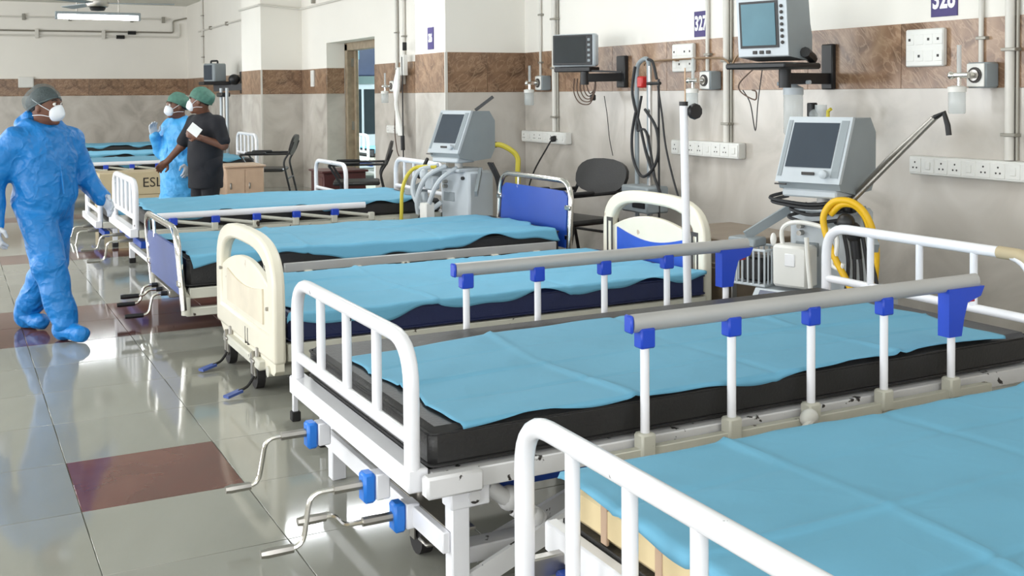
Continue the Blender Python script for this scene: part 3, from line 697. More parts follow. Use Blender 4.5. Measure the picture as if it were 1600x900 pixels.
# ------------------------------------------------------------------ bed D: chrome frame with blue laminate panels
b = thing('hospital_bed', 'chrome framed hospital bed with blue laminate head and foot panels', 'bed', (0.965, 5.28, 0))
WD, LD, HD = 0.93, 2.14, 0.60
def chrome_board(name, x, z0, zt, p0, p1, mat, lean):
    a = arch(b, name, x, WD, z0, zt, r=0.0165, rad=0.13, lean=lean, mat='chrome', inset=0.02)
    y0, y1 = 0.055, WD - 0.055; xl = x + lean * 0.5
    f0 = (p0 - z0) / (zt - z0) * lean; f1 = (p1 - z0) / (zt - z0) * lean
    pl = MB(); pl.add([(x + f0 - .007, y0, p0), (x + f0 - .007, y1, p0), (x + f1 - .007, y1, p1 - 0.03), (x + f1 - .007, y1 - .05, p1), (x + f1 - .007, y0 + .05, p1), (x + f1 - .007, y0, p1 - .03),
                       (x + f0 + .007, y0, p0), (x + f0 + .007, y1, p0), (x + f1 + .007, y1, p1 - 0.03), (x + f1 + .007, y1 - .05, p1), (x + f1 + .007, y0 + .05, p1), (x + f1 + .007, y0, p1 - .03)],
                      [(5, 4, 3, 2, 1, 0), (6, 7, 8, 9, 10, 11)] + [(i, (i + 1) % 6, 6 + (i + 1) % 6, 6 + i) for i in range(6)])
    pl.build('panel', mat, a)
    for y in (0.035, WD - 0.035):
        for z in (p0 + 0.06, p1 - 0.09): MB().box(x + lean * .5 - 0.012, x + lean * .5 + 0.012, y - 0.03, y + 0.03, z - 0.015, z + 0.015, 0.004).build('panel_clip', 'chrome', a)
    MB().tube([(x + lean, WD * 0.72, zt), (x + f1, WD * 0.72, p1 - 0.02)], 0.008, 8).build('hanger', 'chrome', a)
    return a
chrome_board('foot_board', 0.02, 0.50, 0.89, 0.565, 0.80, 'slate_panel', -0.03)
chrome_board('head_board', LD, 0.50, 1.02, 0.64, 0.96, 'blue_panel', 0.03)
for y in (0.03, WD - 0.075): MB().box(0.05, LD - 0.01, y, y + 0.045, HD - 0.05, HD, 0.003).build('side_beam', 'cream_metal', b)
MB().box(0.05, LD - 0.02, 0.075, WD - 0.075, HD - 0.02, HD - 0.006).build('platform', 'steel', b)
for x in (0.03, LD - 0.01):
    for y in (0.03, WD - 0.03): MB().tube([(x, y, 0.475), (x, y, 0.56)], 0.022, 10).build('post_socket', 'cream_metal', b)
    MB().tube(rpath([(x, 0.04, 0.56), (x, 0.10, 0.575), (x, WD - 0.10, 0.575), (x, WD - 0.04, 0.56)], 0.04), 0.02, 10).build('end_tube', 'cream_metal', b)
for y in (0.03, WD - 0.07): MB().box(0.03, LD - 0.03, y, y + 0.04, 0.465, 0.505, 0.004).build('lower_beam', 'cream_metal', b)
for x in (0.62, LD - 0.45):
    for y in (0.06, WD - 0.06): MB().box(x - 0.018, x + 0.018, y - 0.018, y + 0.018, ZF + 0.09, 0.57, 0.003).build('leg', 'cream_metal', b); caster(b, x, y, 'black')
MB().box(0.0, 0.14, 0.30, 0.72, 0.515, 0.555, 0.004).build('crank_housing', 'steel', b)
for y, dz, dr_ in ((0.36, 0.0, 0.10), (0.50, 0.0, 0.025), (0.64, 0.0, 0.09)): crank(b, 0.02, y, 0.53 + dz, 0.09, dr_, 0.0, 0.10, grip='black', shaft=0.05, shaftmat='black')
rail = MB().box(0.50, 2.05, -0.01, 0.012, HD + 0.045, HD + 0.09, 0.003).build('side_rail', 'alu', b)
for k in range(6):
    x = 0.62 + k * 0.26
    MB().tube([(x, -0.02, HD + 0.03), (x + 0.30, -0.02, HD - 0.035)], 0.009, 8).build('rail_post', 'cream_metal', rail); MB().box(x - 0.02, x + 0.02, -0.03, 0.0, HD + 0.0, HD + 0.05, 0.004).build('rail_bracket', 'cream_metal', rail)
for z in (HD - 0.02, HD - 0.05): MB().tube([(0.30, -0.025, z - 0.01), (2.1, -0.025, z + 0.01)], 0.009, 8).build('rail_bar', 'cream_metal', rail)
mattress('black mattress on the chrome framed bed with blue panels', (0.965, 5.28, 0), 0.04, LD - 0.04, 0.04, WD - 0.03, HD + 0.001, HD + 0.15, 'black_mat')
sheet('blue disposable sheet on the chrome framed bed with blue panels', (0.965, 5.28, 0), [(0.05, -0.03), (LD - 0.06, -0.02), (LD - 0.14, WD), (0.07, WD)], (0.04, LD - 0.04, 0.04, WD - 0.03), HD + 0.15, 11.0,
      (0.3, 0.66), (0.3, 0.62), edge=0.05, rough=0.014)

# ------------------------------------------------------------------ bed E, F and the far beds
def white_bed(label, loc, W, L, H, top, head_top, rail=True, nb=4, cranks=True, mat_z=0.10, mlabel='', slabel='', seed=0.0, sx=(0.12, 0.06), detail=True):
    b = thing('hospital_bed', label, 'bed', loc)
    base_frame(b, W, L, H, 'white', 'cream_metal')
    arch(b, 'foot_board', 0.035, W, H, top, nb, lower=H + 0.075, r=0.019)
    arch(b, 'head_board', L - 0.02, W, H - 0.08, head_top, nb, lower=H + 0.12, r=0.019)
    if rail: rail_down(b, 0.20, 1.50, -0.035, H + 0.0)
    if detail: MB().box(0.06, 0.10, 0.02, W - 0.02, H - 0.115, H - 0.07, 0.003).build('crank_beam', 'blue_panel', b)
    if cranks:
        for y, d in ((0.28, 0.12), (0.62, 0.09)): crank(b, 0.03, y, H - 0.09, 0.13, d, 0.02, 0.09, shaft=0.06)
    mattress(mlabel, loc, 0.11, L - 0.05, 0.02, W - 0.02, H + 0.001, H + mat_z, 'black_mat', seam=False)
    sheet(slabel, loc, [(sx[0], -0.02), (L - sx[1] - 0.1, 0.0), (L - sx[1] - 0.05, W + 0.0), (sx[0] + 0.02, W + 0.0)], (0.11, L - 0.05, 0.02, W - 0.02), H + mat_z, seed, (0.3, 0.6), (0.35, 0.7), edge=0.05, rough=0.014, nu=60, nv=36)
    return b
white_bed('white tubular hospital bed with a folded side rail, behind the chrome framed bed', (0.985, 6.97, 0), 0.98, 2.13, 0.695, 0.995, 1.02, mat_z=0.095,
          mlabel='black mattress on the white bed with folded rail behind the chrome bed', slabel='blue disposable sheet on the white bed behind the chrome framed bed', seed=3.0)
white_bed('low white hospital bed half hidden behind the white bed with folded rail', (0.99, 8.78, 0), 0.90, 2.02, 0.56, 0.875, 0.925, rail=False, nb=0, mat_z=0.08,
          mlabel='black mattress on the half hidden low white bed', slabel='blue disposable sheet on the half hidden low white bed', seed=6.0)
white_bed('raised white hospital bed behind the two standing staff members', (0.95, 12.0, 0), 0.95, 2.12, 0.735, 1.03, 1.08, mat_z=0.09, nb=4,
          mlabel='black mattress on the raised bed behind the two staff members', slabel='blue disposable sheet on the raised bed behind the two staff', seed=9.0)
white_bed('white hospital bed second from the back wall', (1.0, 14.3, 0), 0.95, 2.12, 0.70, 0.97, 1.0, rail=False, mat_z=0.09, cranks=False,
          mlabel='black mattress on the bed second from the back wall', slabel='blue disposable sheet on the bed second from the back wall', seed=12.0)
white_bed('white hospital bed standing nearest to the back wall', (1.15, 16.6, 0), 0.95, 2.12, 0.71, 0.98, 1.02, rail=False, mat_z=0.09, cranks=False,
          mlabel='black mattress on the bed nearest the back wall', slabel='blue disposable sheet on the bed nearest the back wall', seed=14.0)
white_bed('hospital bed seen through the doorway in the side room', (4.9, 13.6, 0), 0.95, 2.1, 0.68, 0.98, 1.02, rail=False, cranks=False,
          mlabel='black mattress on the bed in the side room', slabel='blue disposable sheet on the bed in the side room', seed=15.0)

# ------------------------------------------------------------------ wall fixtures
def wall_thing(name, label, cat, y, z, x=XW - PT, group=None): return thing(name, label, cat, (x, y, z), 0, group)
def conduit(y, z0, label, r=0.02, z1=ZC, companion=True, x=XW):
    o = wall_thing('conduit', label, 'pipe', y, z0, x)
    h = z1 - z0
    MB().tube([(-r - 0.004, 0, 0), (-r - 0.004, 0, h)], r, 12).build('pipe', 'conduit', o)
    if companion: MB().tube([(-0.012, -r - 0.009, 0.0), (-0.012, -r - 0.009, h)], 0.008, 8).build('side_pipe', 'conduit_grey', o)  # thin grey pipe running along the conduit
    k = 0.1
    while k < h:
        MB().box(-2 * r - 0.008, 0.0, -r - 0.022, r + 0.008, k, k + 0.014, 0.002).build('saddle_clip', 'conduit_grey', o); k += 0.36
    return o
conduit(3.10, 1.225, 'thick ivory conduit dropping to the socket strip at the right edge')
conduit(3.251, 1.64, 'thin ivory gas pipe above the oxygen outlet at the right edge', 0.011, companion=False)
conduit(4.975, 1.232, 'thick ivory conduit right of the 327 sign')
conduit(5.160, 1.635, 'thin ivory gas pipe touching the 327 sign', 0.012, companion=False)
conduit(6.965, 1.238, 'thick ivory conduit beside the pillar, dropping to a socket strip')
conduit(7.193, 1.645, 'thin ivory gas pipe between the pillar and the small black monitor', 0.010, companion=False)
conduit(9.936, 1.62, 'ivory conduit nearest the pillar, right of the doorway', 0.016, companion=False)
conduit(10.14, 1.665, 'ivory conduit nearest the doorway, left of its twin', 0.014, companion=True)

def switch_board(y0, y1, z0, z1, label):
    o = wall_thing('switch_board', label, 'switch board', (y0 + y1) / 2, z0); w = y1 - y0; h = z1 - z0
    MB().box(-0.03, 0, -w / 2, w / 2, 0, h, 0.006).build('plate', 'white_plastic', o)
    for r_ in range(2):
        for k in range(4):
            y = w / 2 - w * (k + 0.5) / 4; z = h * (0.28 + 0.44 * r_)
            q = MB().box(-0.0315, -0.028, y - w * 0.112, y + w * 0.095, z - h * 0.14, z + h * 0.14, 0.002).build('module', 'white_plastic', o)
            if (k + r_) % 2 or k == 3: MB().box(-0.0325, -0.031, y - 0.006, y + 0.006, z - 0.006, z + 0.006).build('socket_hole', 'slot', q)
    return o
switch_board(3.437, 3.653, 1.631, 1.803, 'white switch board on the brown band below the 328 sign')
switch_board(5.280, 5.490, 1.644, 1.815, 'white switch board on the brown band left below the 327 sign')
def socket_strip(y0, y1, z0, z1, n, label, d=0.055):
    o = wall_thing('socket_strip', label, 'socket strip', (y0 + y1) / 2, z0); w = y1 - y0; h = z1 - z0
    MB().box(-d, 0, -w / 2, w / 2, 0, h, 0.005).build('housing', 'white_plastic', o)
    for k in range(n):
        y = w / 2 - w * (k + 0.5) / n; hw = w / n * 0.44
        q = MB().box(-d - 0.003, -d + 0.002, y - hw, y + hw, h * 0.12, h * 0.88, 0.0015).build('module', 'white_plastic', o)
        if k % 3 != 1:
            for dy, dz in ((0, 0.17), (-0.22, -0.12), (0.22, -0.12)):
                MB().tube([(-d - 0.004, y + dy * hw * 1.4, h * 0.5 + dz * h), (-d - 0.002, y + dy * hw * 1.4, h * 0.5 + dz * h)], 0.0045, 6).build('socket_hole', 'slot', q)
        else: MB().box(-d - 0.007, -d - 0.002, y - hw * 0.4, y + hw * 0.4, h * 0.3, h * 0.7, 0.002).build('rocker', 'white_plastic', q)
    return o
socket_strip(2.42, 3.605, 1.137, 1.222, 16, 'long white socket strip at the right edge below the oxygen outlet')
socket_strip(4.825, 5.465, 1.142, 1.232, 8, 'white socket strip on the wall behind the white pole')
sc_ = socket_strip(6.75, 7.42, 1.150, 1.236, 8, 'white socket strip beside the pillar with a black plug in it')
MB().tube([(-0.055, -0.19, 0.04), (-0.085, -0.19, 0.035)], 0.022, 10).build('plug', 'black', sc_)
MB().tube(spline([(-0.085, -0.19, 0.03), (-0.11, -0.16, -0.03), (-0.12, 0.05, -0.25), (-0.15, 0.14, -0.55), (-0.2, 0.16, -1.0)]), 0.006, 6).build('plug_cable', 'cable', sc_)
socket_strip(9.98, 10.33, 1.13, 1.21, 4, 'small white socket strip right of the doorway')

def gas_outlet(y, z, label, bottle=True, side=1):
    o = wall_thing('oxygen_outlet', label, 'oxygen outlet', y, z)
    MB().box(-0.085, 0, -0.05, 0.05, -0.055, 0.055, 0.008).build('outlet_box', 'grey_plastic', o)
    fc = MB().box(-0.09, -0.084, -0.045, 0.045, -0.05, 0.05, 0.004).build('outlet_face', 'white_plastic', o)
    MB().lathe([(0.034, -0.096), (0.034, -0.089)], (0, 0, 0), 'x', 18).build('ring', 'slot', fc); MB().lathe([(0.024, -0.102), (0.026, -0.09)], (0, 0, 0), 'x', 18).build('socket', 'steel', fc)
    m = MB().tube([(-0.10, 0, 0), (-0.135, 0.02, 0)], 0.012, 10); m.tube([(-0.135, -0.005, 0), (-0.135, 0.075, 0)], 0.013, 10); m.ball((-0.14, 0.08, 0.0), 0.018)
    v = m.build('valve', 'chrome', o)
    MB().tube([(-0.135, 0.045, 0.01), (-0.135, 0.045, 0.13)], 0.010, 10).build('flow_tube', 'clear', v)
    MB().tube([(-0.135, 0.045, -0.01), (-0.135, 0.045, -0.045)], 0.009, 8).build('stem', 'chrome', v)
    if bottle:
        b2 = MB().lathe([(0.032, -0.165), (0.036, -0.16), (0.036, -0.075), (0.030, -0.065)], (-0.135, 0.055, 0), 'z', 16).build('humidifier_bottle', 'clear', o)
        MB().lathe([(0.038, -0.072), (0.039, -0.05), (0.02, -0.044)], (-0.135, 0.055, 0), 'z', 16).build('bottle_cap', 'white_plastic', b2)
    return o
g1 = gas_outlet(3.215, 1.586, 'grey oxygen outlet with a clear humidifier bottle at the right edge')
gas_outlet(5.09, 1.589, 'grey oxygen outlet with flow meter below the 327 sign')
gas_outlet(7.09, 1.597, 'oxygen outlet next to the pillar corner')
gas_outlet(10.10, 1.60, 'oxygen outlet right of the doorway')

def number_sign(txt, y, z, w, h, label, x=XW, size=0.135, xs=0.62):
    o = wall_thing('number_sign', label, 'sign', y, z, x)
    MB().box(-0.006, 0, -w / 2, w / 2, -h / 2, h / 2, 0.001).build('plate', 'purple', o)
    text_mesh('lettering', txt, size, 'sign_white', o, Matrix.Translation((-0.0075, 0, 0)) @ WALLTEXT, xs, 0.004)
    return o
number_sign('327', 5.237, 1.927, 0.132, 0.152, 'purple sign reading 327 on the wall', size=0.118, xs=0.66)
number_sign('328', 3.459, 1.932, 0.146, 0.154, 'purple sign at the top edge reading 328', size=0.125, xs=0.68)
number_sign('326', 7.74, 1.95, 0.115, 0.17, 'small purple sign reading 326 on the front of the pillar', 3.325, size=0.085, xs=0.55)

# copper line and hanging cables on the wall
o = wall_thing('gas_line', 'thin bronze gas line running along the brown band', 'pipe', 5.76, 1.715)
MB().tube(spline([(-0.03, 0.03, 0.02), (-0.05, 0.0, -0.02), (-0.058, -0.06, 0.0), (-0.058, -0.4, 0.005), (-0.062, -0.78, 0.0), (-0.062, -0.88, -0.04), (-0.062, -0.96, 0.015), (-0.05, -1.2, 0.01), (-0.02, -1.46, 0.0)]), 0.006, 8).build('line', 'copper', o)
for y in (-0.35, -1.25): MB().box(-0.06, 0.004, y, y + 0.012, -0.006, 0.008).build('clip', 'copper', o)
o = wall_thing('hanging_cables', 'tangle of thin cables hanging below the small black monitor', 'cable', 6.25, 1.62, 3.85)
for k in range(5):
    w = 0.05 + 0.022 * k; d = 0.10 + 0.018 * k; x = -0.012 * k
    MB().tube(spline([(x, w, 0.0), (x, w * 1.05, -d * 0.55), (x, w * 0.55, -d * 0.95), (x, -0.01 * k, -d * 1.02), (x, -w * 0.7, -d * 0.8), (x, -w, -d * 0.3), (x, -w * 0.8, 0.02)]), 0.0042, 6).build('cable_loop', 'brown_cable', o)
MB().tube(spline([(0.06, -0.07, -0.12), (0.07, -0.09, -0.25), (0.08, -0.10, -0.40), (0.1, -0.11, -0.52)]), 0.003, 6).build('drop_cable', 'cable', o)
MB().box(-0.02, 0.01, -0.05, -0.01, -0.15, -0.11, 0.006).build('connector', 'cable', o)
o = wall_thing('hanging_cables', 'thin cables dangling below the grey monitor', 'cable', 4.42, 1.62, 3.7)
MB().tube(spline([(0, -0.03, 0.03), (0, 0.10, -0.05), (0, 0.09, -0.10), (0, -0.02, -0.14), (0, -0.03, -0.10), (0.05, 0.06, -0.09)]), 0.004, 6).build('cable_loop', 'brown_cable', o)
MB().tube(spline([(0.02, 0.10, -0.09), (0.02, 0.04, -0.16), (0.02, 0.0, -0.30), (0.02, -0.02, -0.155), (0, -0.08, 0.03)]), 0.003, 6).build('drop_cable', 'cable', o)

# ------------------------------------------------------------------ wall monitors
def arm_parts(o, tray_w, wall_x, plate_y, z_arm, z_tray, joint):
    """o local = world axes; wall plate, arm, tray"""
    pass
FACE = math.radians(198)
mo = thing('patient_monitor', 'grey boxy patient monitor on a black wall arm, right of the 327 sign', 'monitor', (3.58, 4.115, 1.66), FACE); mo.scale = (0.92, 0.92, 0.95)
bd = MB().ext([(0.10, 0.03), (0.125, 0.33), (0.07, 0.345), (-0.09, 0.33), (-0.11, 0.20), (-0.13, 0.14), (-0.13, 0.02), (-0.08, 0.012)], 'y', -0.15, 0.15).build('housing', 'grey_plastic', mo)
bz = MB()
def quad_on(xb, xt, zb, zt, y0, y1, off, t=0.006):
    m = MB(); m.add([(xb + off, y0, zb), (xb + off, y1, zb), (xt + off, y1, zt), (xt + off, y0, zt), (xb + off - t, y0, zb), (xb + off - t, y1, zb), (xt + off - t, y1, zt), (xt + off - t, y0, zt)],
          [(0, 1, 2, 3), (7, 6, 5, 4), (0, 4, 5, 1), (1, 5, 6, 2), (2, 6, 7, 3), (3, 7, 4, 0)]); return m
fx = lambda z: 0.10 + 0.025 * (z - 0.03) / 0.30
quad_on(fx(0.035), fx(0.325), 0.035, 0.325, -0.148, 0.148, 0.008, 0.012).build('front_frame', 'pale_plastic', bd)
bzo = quad_on(fx(0.075), fx(0.31), 0.075, 0.31, -0.132, 0.098, 0.012).build('bezel', 'black', bd)
quad_on(fx(0.088), fx(0.298), 0.088, 0.298, -0.118, 0.082, 0.015).build('screen', 'screen_teal', bd)
for k in range(7): MB().ball((fx(0.10 + 0.03 * k) + 0.012, 0.118, 0.10 + 0.03 * k), 0.004, 0.010, 0.009, 8, 6).build('button', 'slot', bd)
for k in range(3): MB().box(fx(0.05) + 0.006, fx(0.05) + 0.014, -0.06 + 0.04 * k, -0.035 + 0.04 * k, 0.045, 0.062, 0.002).build('connector_port', 'slot', bd)
MB().tube(rpath([(0.0, -0.10, 0.33), (0.0, -0.10, 0.37), (0.0, 0.10, 0.37), (0.0, 0.10, 0.33)], 0.03), 0.012, 8).build('carry_handle', 'grey_plastic', bd)
ma = thing('monitor_arm', 'black wall arm and tray carrying the grey boxy monitor', 'bracket', (3.58, 4.115, 1.66), 0)
MB().box(-0.17, 0.17, -0.17, 0.16, -0.03, 0.0, 0.008).xf(Matrix.Rotation(FACE, 4, 'Z')).build('tray', 'black', ma)
MB().tube([(0.05, -0.02, -0.03), (0.05, -0.02, -0.12)], 0.03, 14).build('joint', 'black', ma)
MB().bar((0.05, -0.02, -0.075), (0.40, 0.05, -0.075), 0.045, 0.055).build('arm', 'black', ma)
MB().box(0.385, 0.415, 0.01, 0.09, -0.13, 0.10, 0.006).build('wall_plate', 'black', ma)
MB().tube([(0.06, -0.15, 0.05), (0.2, -0.05, 0.02)], 0.025, 8).build('clamp', 'black', ma)

mo = thing('patient_monitor', 'small flat black screened monitor on a wall arm by the pillar', 'monitor', (3.70, 6.20, 1.675), math.radians(214))
bd = MB().box(-0.035, 0.035, -0.155, 0.155, 0.02, 0.235, 0.012).build('housing', 'pale_plastic', mo)
MB().box(0.033, 0.040, -0.148, 0.138, 0.03, 0.228, 0.003).build('bezel', 'black', bd); MB().box(0.039, 0.042, -0.135, 0.092, 0.045, 0.218, 0.001).build('screen', 'screen_black', bd)
for k in range(5): MB().box(0.039, 0.044, 0.105, 0.125, 0.05 + 0.034 * k, 0.068 + 0.034 * k, 0.002).build('button', 'grey_plastic', bd)
ma = thing('monitor_arm', 'black wall arm carrying the small black screened monitor', 'bracket', (3.70, 6.20, 1.675), 0)
MB().box(-0.10, 0.06, -0.13, 0.13, -0.015, 0.018, 0.005).xf(Matrix.Rotation(math.radians(214), 4, 'Z')).build('tray', 'black', ma)
MB().tube([(0.02, -0.08, -0.10), (0.02, -0.08, 0.0)], 0.028, 12).build('joint', 'black', ma)
MB().bar((0.02, -0.08, -0.055), (0.27, -0.135, -0.05), 0.045, 0.055).build('arm', 'black', ma); MB().box(0.26, 0.292, -0.19, -0.09, -0.12, 0.09, 0.005).build('wall_plate', 'black', ma)
MB().bar((0.05, -0.12, -0.01), (0.2, -0.25, -0.02), 0.02, 0.012).build('tray_support', 'black', ma)

mo = thing('patient_monitor', 'distant grey monitor on a wall arm above the staff in the back', 'monitor', (3.62, 16.75, 1.70), math.radians(205)); mo.scale = (0.8, 0.8, 0.8)
bd = MB().box(-0.15, 0.13, -0.17, 0.17, 0.03, 0.38, 0.02).build('housing', 'grey_plastic', mo); MB().box(0.128, 0.136, -0.15, 0.10, 0.07, 0.35, 0.004).build('screen', 'screen', bd)
MB().tube(rpath([(0.0, -0.10, 0.37), (0.0, -0.10, 0.43), (0.0, 0.10, 0.43), (0.0, 0.10, 0.37)], 0.03), 0.018, 8).build('carry_handle', 'black', bd)
ma = thing('monitor_arm', 'black wall arm under the distant grey monitor', 'bracket', (3.62, 16.75, 1.70), 0)
MB().box(-0.2, 0.2, -0.2, 0.2, -0.02, 0.03, 0.005).build('tray', 'black', ma); MB().bar((0.0, 0, -0.07), (0.37, -0.25, -0.05), 0.1, 0.1).build('arm', 'black', ma); MB().box(0.34, 0.374, -0.35, -0.15, -0.15, 0.18, 0.01).build('wall_plate', 'black', ma)
MB().ball((0.24, -0.24, 0.06), 0.09, 0.09, 0.08).build('clamp', 'black', ma)

# suction jar and clear valve set hanging under the grey monitor arm
o = wall_thing('suction_jar', 'clear suction jar hanging on the wall below the grey monitor arm', 'jar', 4.10, 1.305, 3.80)
MB().lathe([(0.042, 0.0), (0.048, 0.01), (0.048, 0.20), (0.040, 0.225)], (-0.04, 0.08, 0), 'z', 18).build('jar', 'clear', o)
MB().lathe([(0.05, 0.20), (0.05, 0.235), (0.02, 0.25)], (-0.04, 0.08, 0), 'z', 18).build('jar_lid', 'pale_plastic', o)
MB().tube([(-0.1, 0.13, 0.255), (-0.04, 0.06, 0.26), (-0.02, -0.02, 0.262)], 0.01, 8).build('lid_tube', 'pale_plastic', o)
m = MB().tube([(0.02, -0.05, 0.0), (0.02, -0.05, 0.15)], 0.03, 12); m.ball((0.0, -0.08, 0.04), 0.035); m.ball((0.0, -0.03, 0.10), 0.03); m.build('valve_block', 'clear', o)
MB().box(-0.01, 0.03, -0.02, 0.02, 0.09, 0.16, 0.005).build('valve_clip', 'black', o); MB().tube([(0.0, -0.12, 0.09), (0.0, -0.12, 0.12), (0.0, -0.14, 0.13)], 0.009, 8).build('yellow_tap', 'yellow_pale', o)
MB().box(-0.02, 0.194, -0.07, -0.03, -0.02, 0.02, 0.003).build('hanger', 'conduit', o)

# ------------------------------------------------------------------ ventilators
def ventilator(label, loc, rz, near=True):
    v = thing('ventilator', label, 'ventilator', loc, rz)
    prof = [(0.045, 1.405), (0.165, 1.135), (0.15, 1.10), (0.02, 1.075), (-0.13, 1.085), (-0.17, 1.15), (-0.17, 1.34), (-0.12, 1.405)]
    hs = MB().ext(prof, 'y', -0.145, 0.145).build('screen_housing', 'grey_plastic', v)
    fxx = lambda z: 0.165 - 0.12 * (z - 1.135) / 0.27
    quad_on(fxx(1.13), fxx(1.41), 1.13, 1.41, -0.152, 0.152, 0.010, 0.02).build('front_frame', 'pale_plastic', hs)
    quad_on(fxx(1.195), fxx(1.385), 1.195, 1.385, -0.118, 0.098, 0.014, 0.006).build('screen', 'screen', hs)
    quad_on(fxx(1.155), fxx(1.395), 1.155, 1.395, 0.106, 0.140, 0.013, 0.006).build('key_strip', 'grey_plastic', hs)
    quad_on(fxx(1.155), fxx(1.395), 1.155, 1.395, -0.146, -0.128, 0.013, 0.006).build('side_strip', 'grey_plastic', hs)
    kx = fxx(1.17) + 0.018
    MB().lathe([(0.018, 0.0), (0.018, 0.018), (0.012, 0.022)], (kx, 0.08, 1.17), 'x', 14).build('knob', 'pale_plastic', hs)
    MB().box(kx - 0.006, kx, -0.03, 0.03, 1.163, 1.176, 0.001).build('nameplate', 'slot', hs)
    MB().box(0.0, 0.158, -0.13, 0.13, 1.065, 1.10, 0.008).build('lower_lip', 'pale_plastic', hs)
    MB().box(fxx(1.12) + 0.012, fxx(1.12) + 0.022, -0.145, -0.09, 1.118, 1.124).build('latch', 'slot', hs)
    nk = MB().tube([(0.03, 0, 1.075), (0.03, 0, 1.02)], 0.028, 12).build('neck', 'white_plastic', v)
    MB().box(-0.10, 0.12, -0.10, 0.10, 1.0, 1.025, 0.006).build('neck_plate', 'pale_plastic', nk)
    bdy = MB().box(-0.16, 0.07, -0.145, 0.145, 0.60, 1.005, 0.015).build('breathing_unit', 'pale_plastic', v)
    MB().box(0.066, 0.075, -0.11, 0.0, 0.80, 0.86, 0.003).build('unit_panel', 'grey_plastic', bdy)
    MB().tube([(0.07, 0.09, 0.96), (0.085, 0.09, 0.96)], 0.012, 10).build('port', 'black', bdy)
    for z in (0.90, 0.93): MB().tube([(0.07, -0.08, z), (0.10, -0.08, z)], 0.012, 8).build('gas_port', 'steel', bdy)
    sh = MB().ext([(-0.20, 0.50), (0.30, 0.50), (0.30, 0.535), (0.20, 0.655), (-0.20, 0.665)], 'y', -0.235, 0.235).build('compressor', 'pale_plastic', v)
    quad_on(0.292, 0.208, 0.545, 0.648, -0.205, 0.205, 0.006, 0.006).build('slanted_panel', 'panel_blue', sh)
    MB().lathe([(0.024, 0.0), (0.024, 0.006)], (0.256, 0.03, 0.597), 'x', 14).build('badge', 'white_plastic', sh)
    bs = MB(); bs.box(-0.24, 0.24, -0.20, 0.20, ZF + 0.055, 0.50, 0.012); bs.build('wheel_base', 'grey_plastic', v)
    for x, y in ((0.19, 0.17), (-0.19, 0.17), (0.19, -0.17), (-0.19, -0.17)): caster(v, x, y, None, 0.022, ZF + 0.07)
    # side frame handles
    for sgn in (-1, 1):
        m = MB(); m.bar((0.16, sgn * 0.31, 0.875), (-0.02, sgn * 0.16, 1.01), 0.02, 0.04); 
        if sgn < 0: m.box(0.10, 0.20, sgn * 0.31 - 0.07, sgn * 0.31 + 0.07, 0.83, 0.87, 0.006)
        m.build('side_arm', 'grey_plastic', v)
    if near:
        bk = MB()
        y0, y1, x0, x1, z0, z1 = -0.36, -0.19, 0.02, 0.20, 0.665, 0.82
        for z in (z0, z1): bk.tube([(x0, y0, z), (x1, y0, z), (x1, y1, z), (x0, y1, z)], 0.006, 6, closed=True)
        for k in range(7):
            y = y0 + (y1 - y0) * k / 6; bk.tube([(x1, y, z0), (x1, y, z1)], 0.0045, 6); bk.tube([(x0, y, z0), (x0, y, z1)], 0.0045, 6); bk.tube([(x0, y, z0), (x1, y, z0)], 0.004, 6)
        for k in range(1, 6):
            x = x0 + (x1 - x0) * k / 6; bk.tube([(x, y0, z0), (x, y0, z1)], 0.004, 6); bk.tube([(x, y1, z0), (x, y1, z1)], 0.004, 6)
        bk.build('wire_basket', 'pale_plastic', v)
        m = MB().box(0.05, 0.16, -0.33, -0.22, 0.672, 0.78, 0.01); m.build('basket_contents', 'black', v)
        hm = MB().box(0.10, 0.20, -0.155, 0.015, 0.672, 0.855, 0.012).build('humidifier', 'white_plastic', v)
        MB().box(0.198, 0.204, -0.09, -0.04, 0.765, 0.82, 0.003).build('humidifier_panel', 'sign_white', hm)
        MB().tube(spline([(0.15, -0.13, 0.85), (0.15, -0.13, 0.92), (0.16, -0.06, 0.955), (0.16, 0.06, 0.945), (0.16, 0.13, 0.91), (0.17, 0.135, 0.84), (0.17, 0.12, 0.79), (0.17, 0.155, 0.775), (0.17, 0.17, 0.80)]), 0.010, 8).build('hose_handle', 'white_plastic', hm)
        MB().tube([(0.21, 0.02, 0.90), (0.215, 0.03, 0.80), (0.235, 0.06, 0.62)], 0.010, 8).build('drain_tube', 'white_plastic', hm)
        MB().ball((0.16, -0.17, 0.87), 0.014, 0.014, 0.03).build('hook', 'white_plastic', hm)
        # yellow hose coiled on the right
        MB().tube(spline([(0.16, 0.23, 0.60), (0.17, 0.20, 0.70), (0.17, 0.13, 0.82), (0.17, 0.085, 0.93), (0.17, 0.08, 1.0), (0.16, 0.12, 1.055), (0.15, 0.19, 1.06), (0.14, 0.245, 1.02), (0.13, 0.28, 0.94), (0.12, 0.29, 0.84), (0.12, 0.28, 0.70)]), 0.0145, 10).build('oxygen_hose', 'yellow', v)
        MB().tube(spline([(0.15, 0.10, 1.0), (0.15, 0.15, 1.045), (0.14, 0.21, 1.04), (0.13, 0.255, 0.98), (0.12, 0.27, 0.88)]), 0.0145, 10).build('oxygen_hose', 'yellow', v)
        m = MB().ball((0.15, 0.17, 0.97), 0.035, 0.04, 0.04); m.ball((0.14, 0.20, 0.93), 0.03, 0.035, 0.045); m.tube([(0.14, 0.2, 0.94), (0.13, 0.21, 0.82)], 0.022, 10); m.build('water_trap', 'black', v)
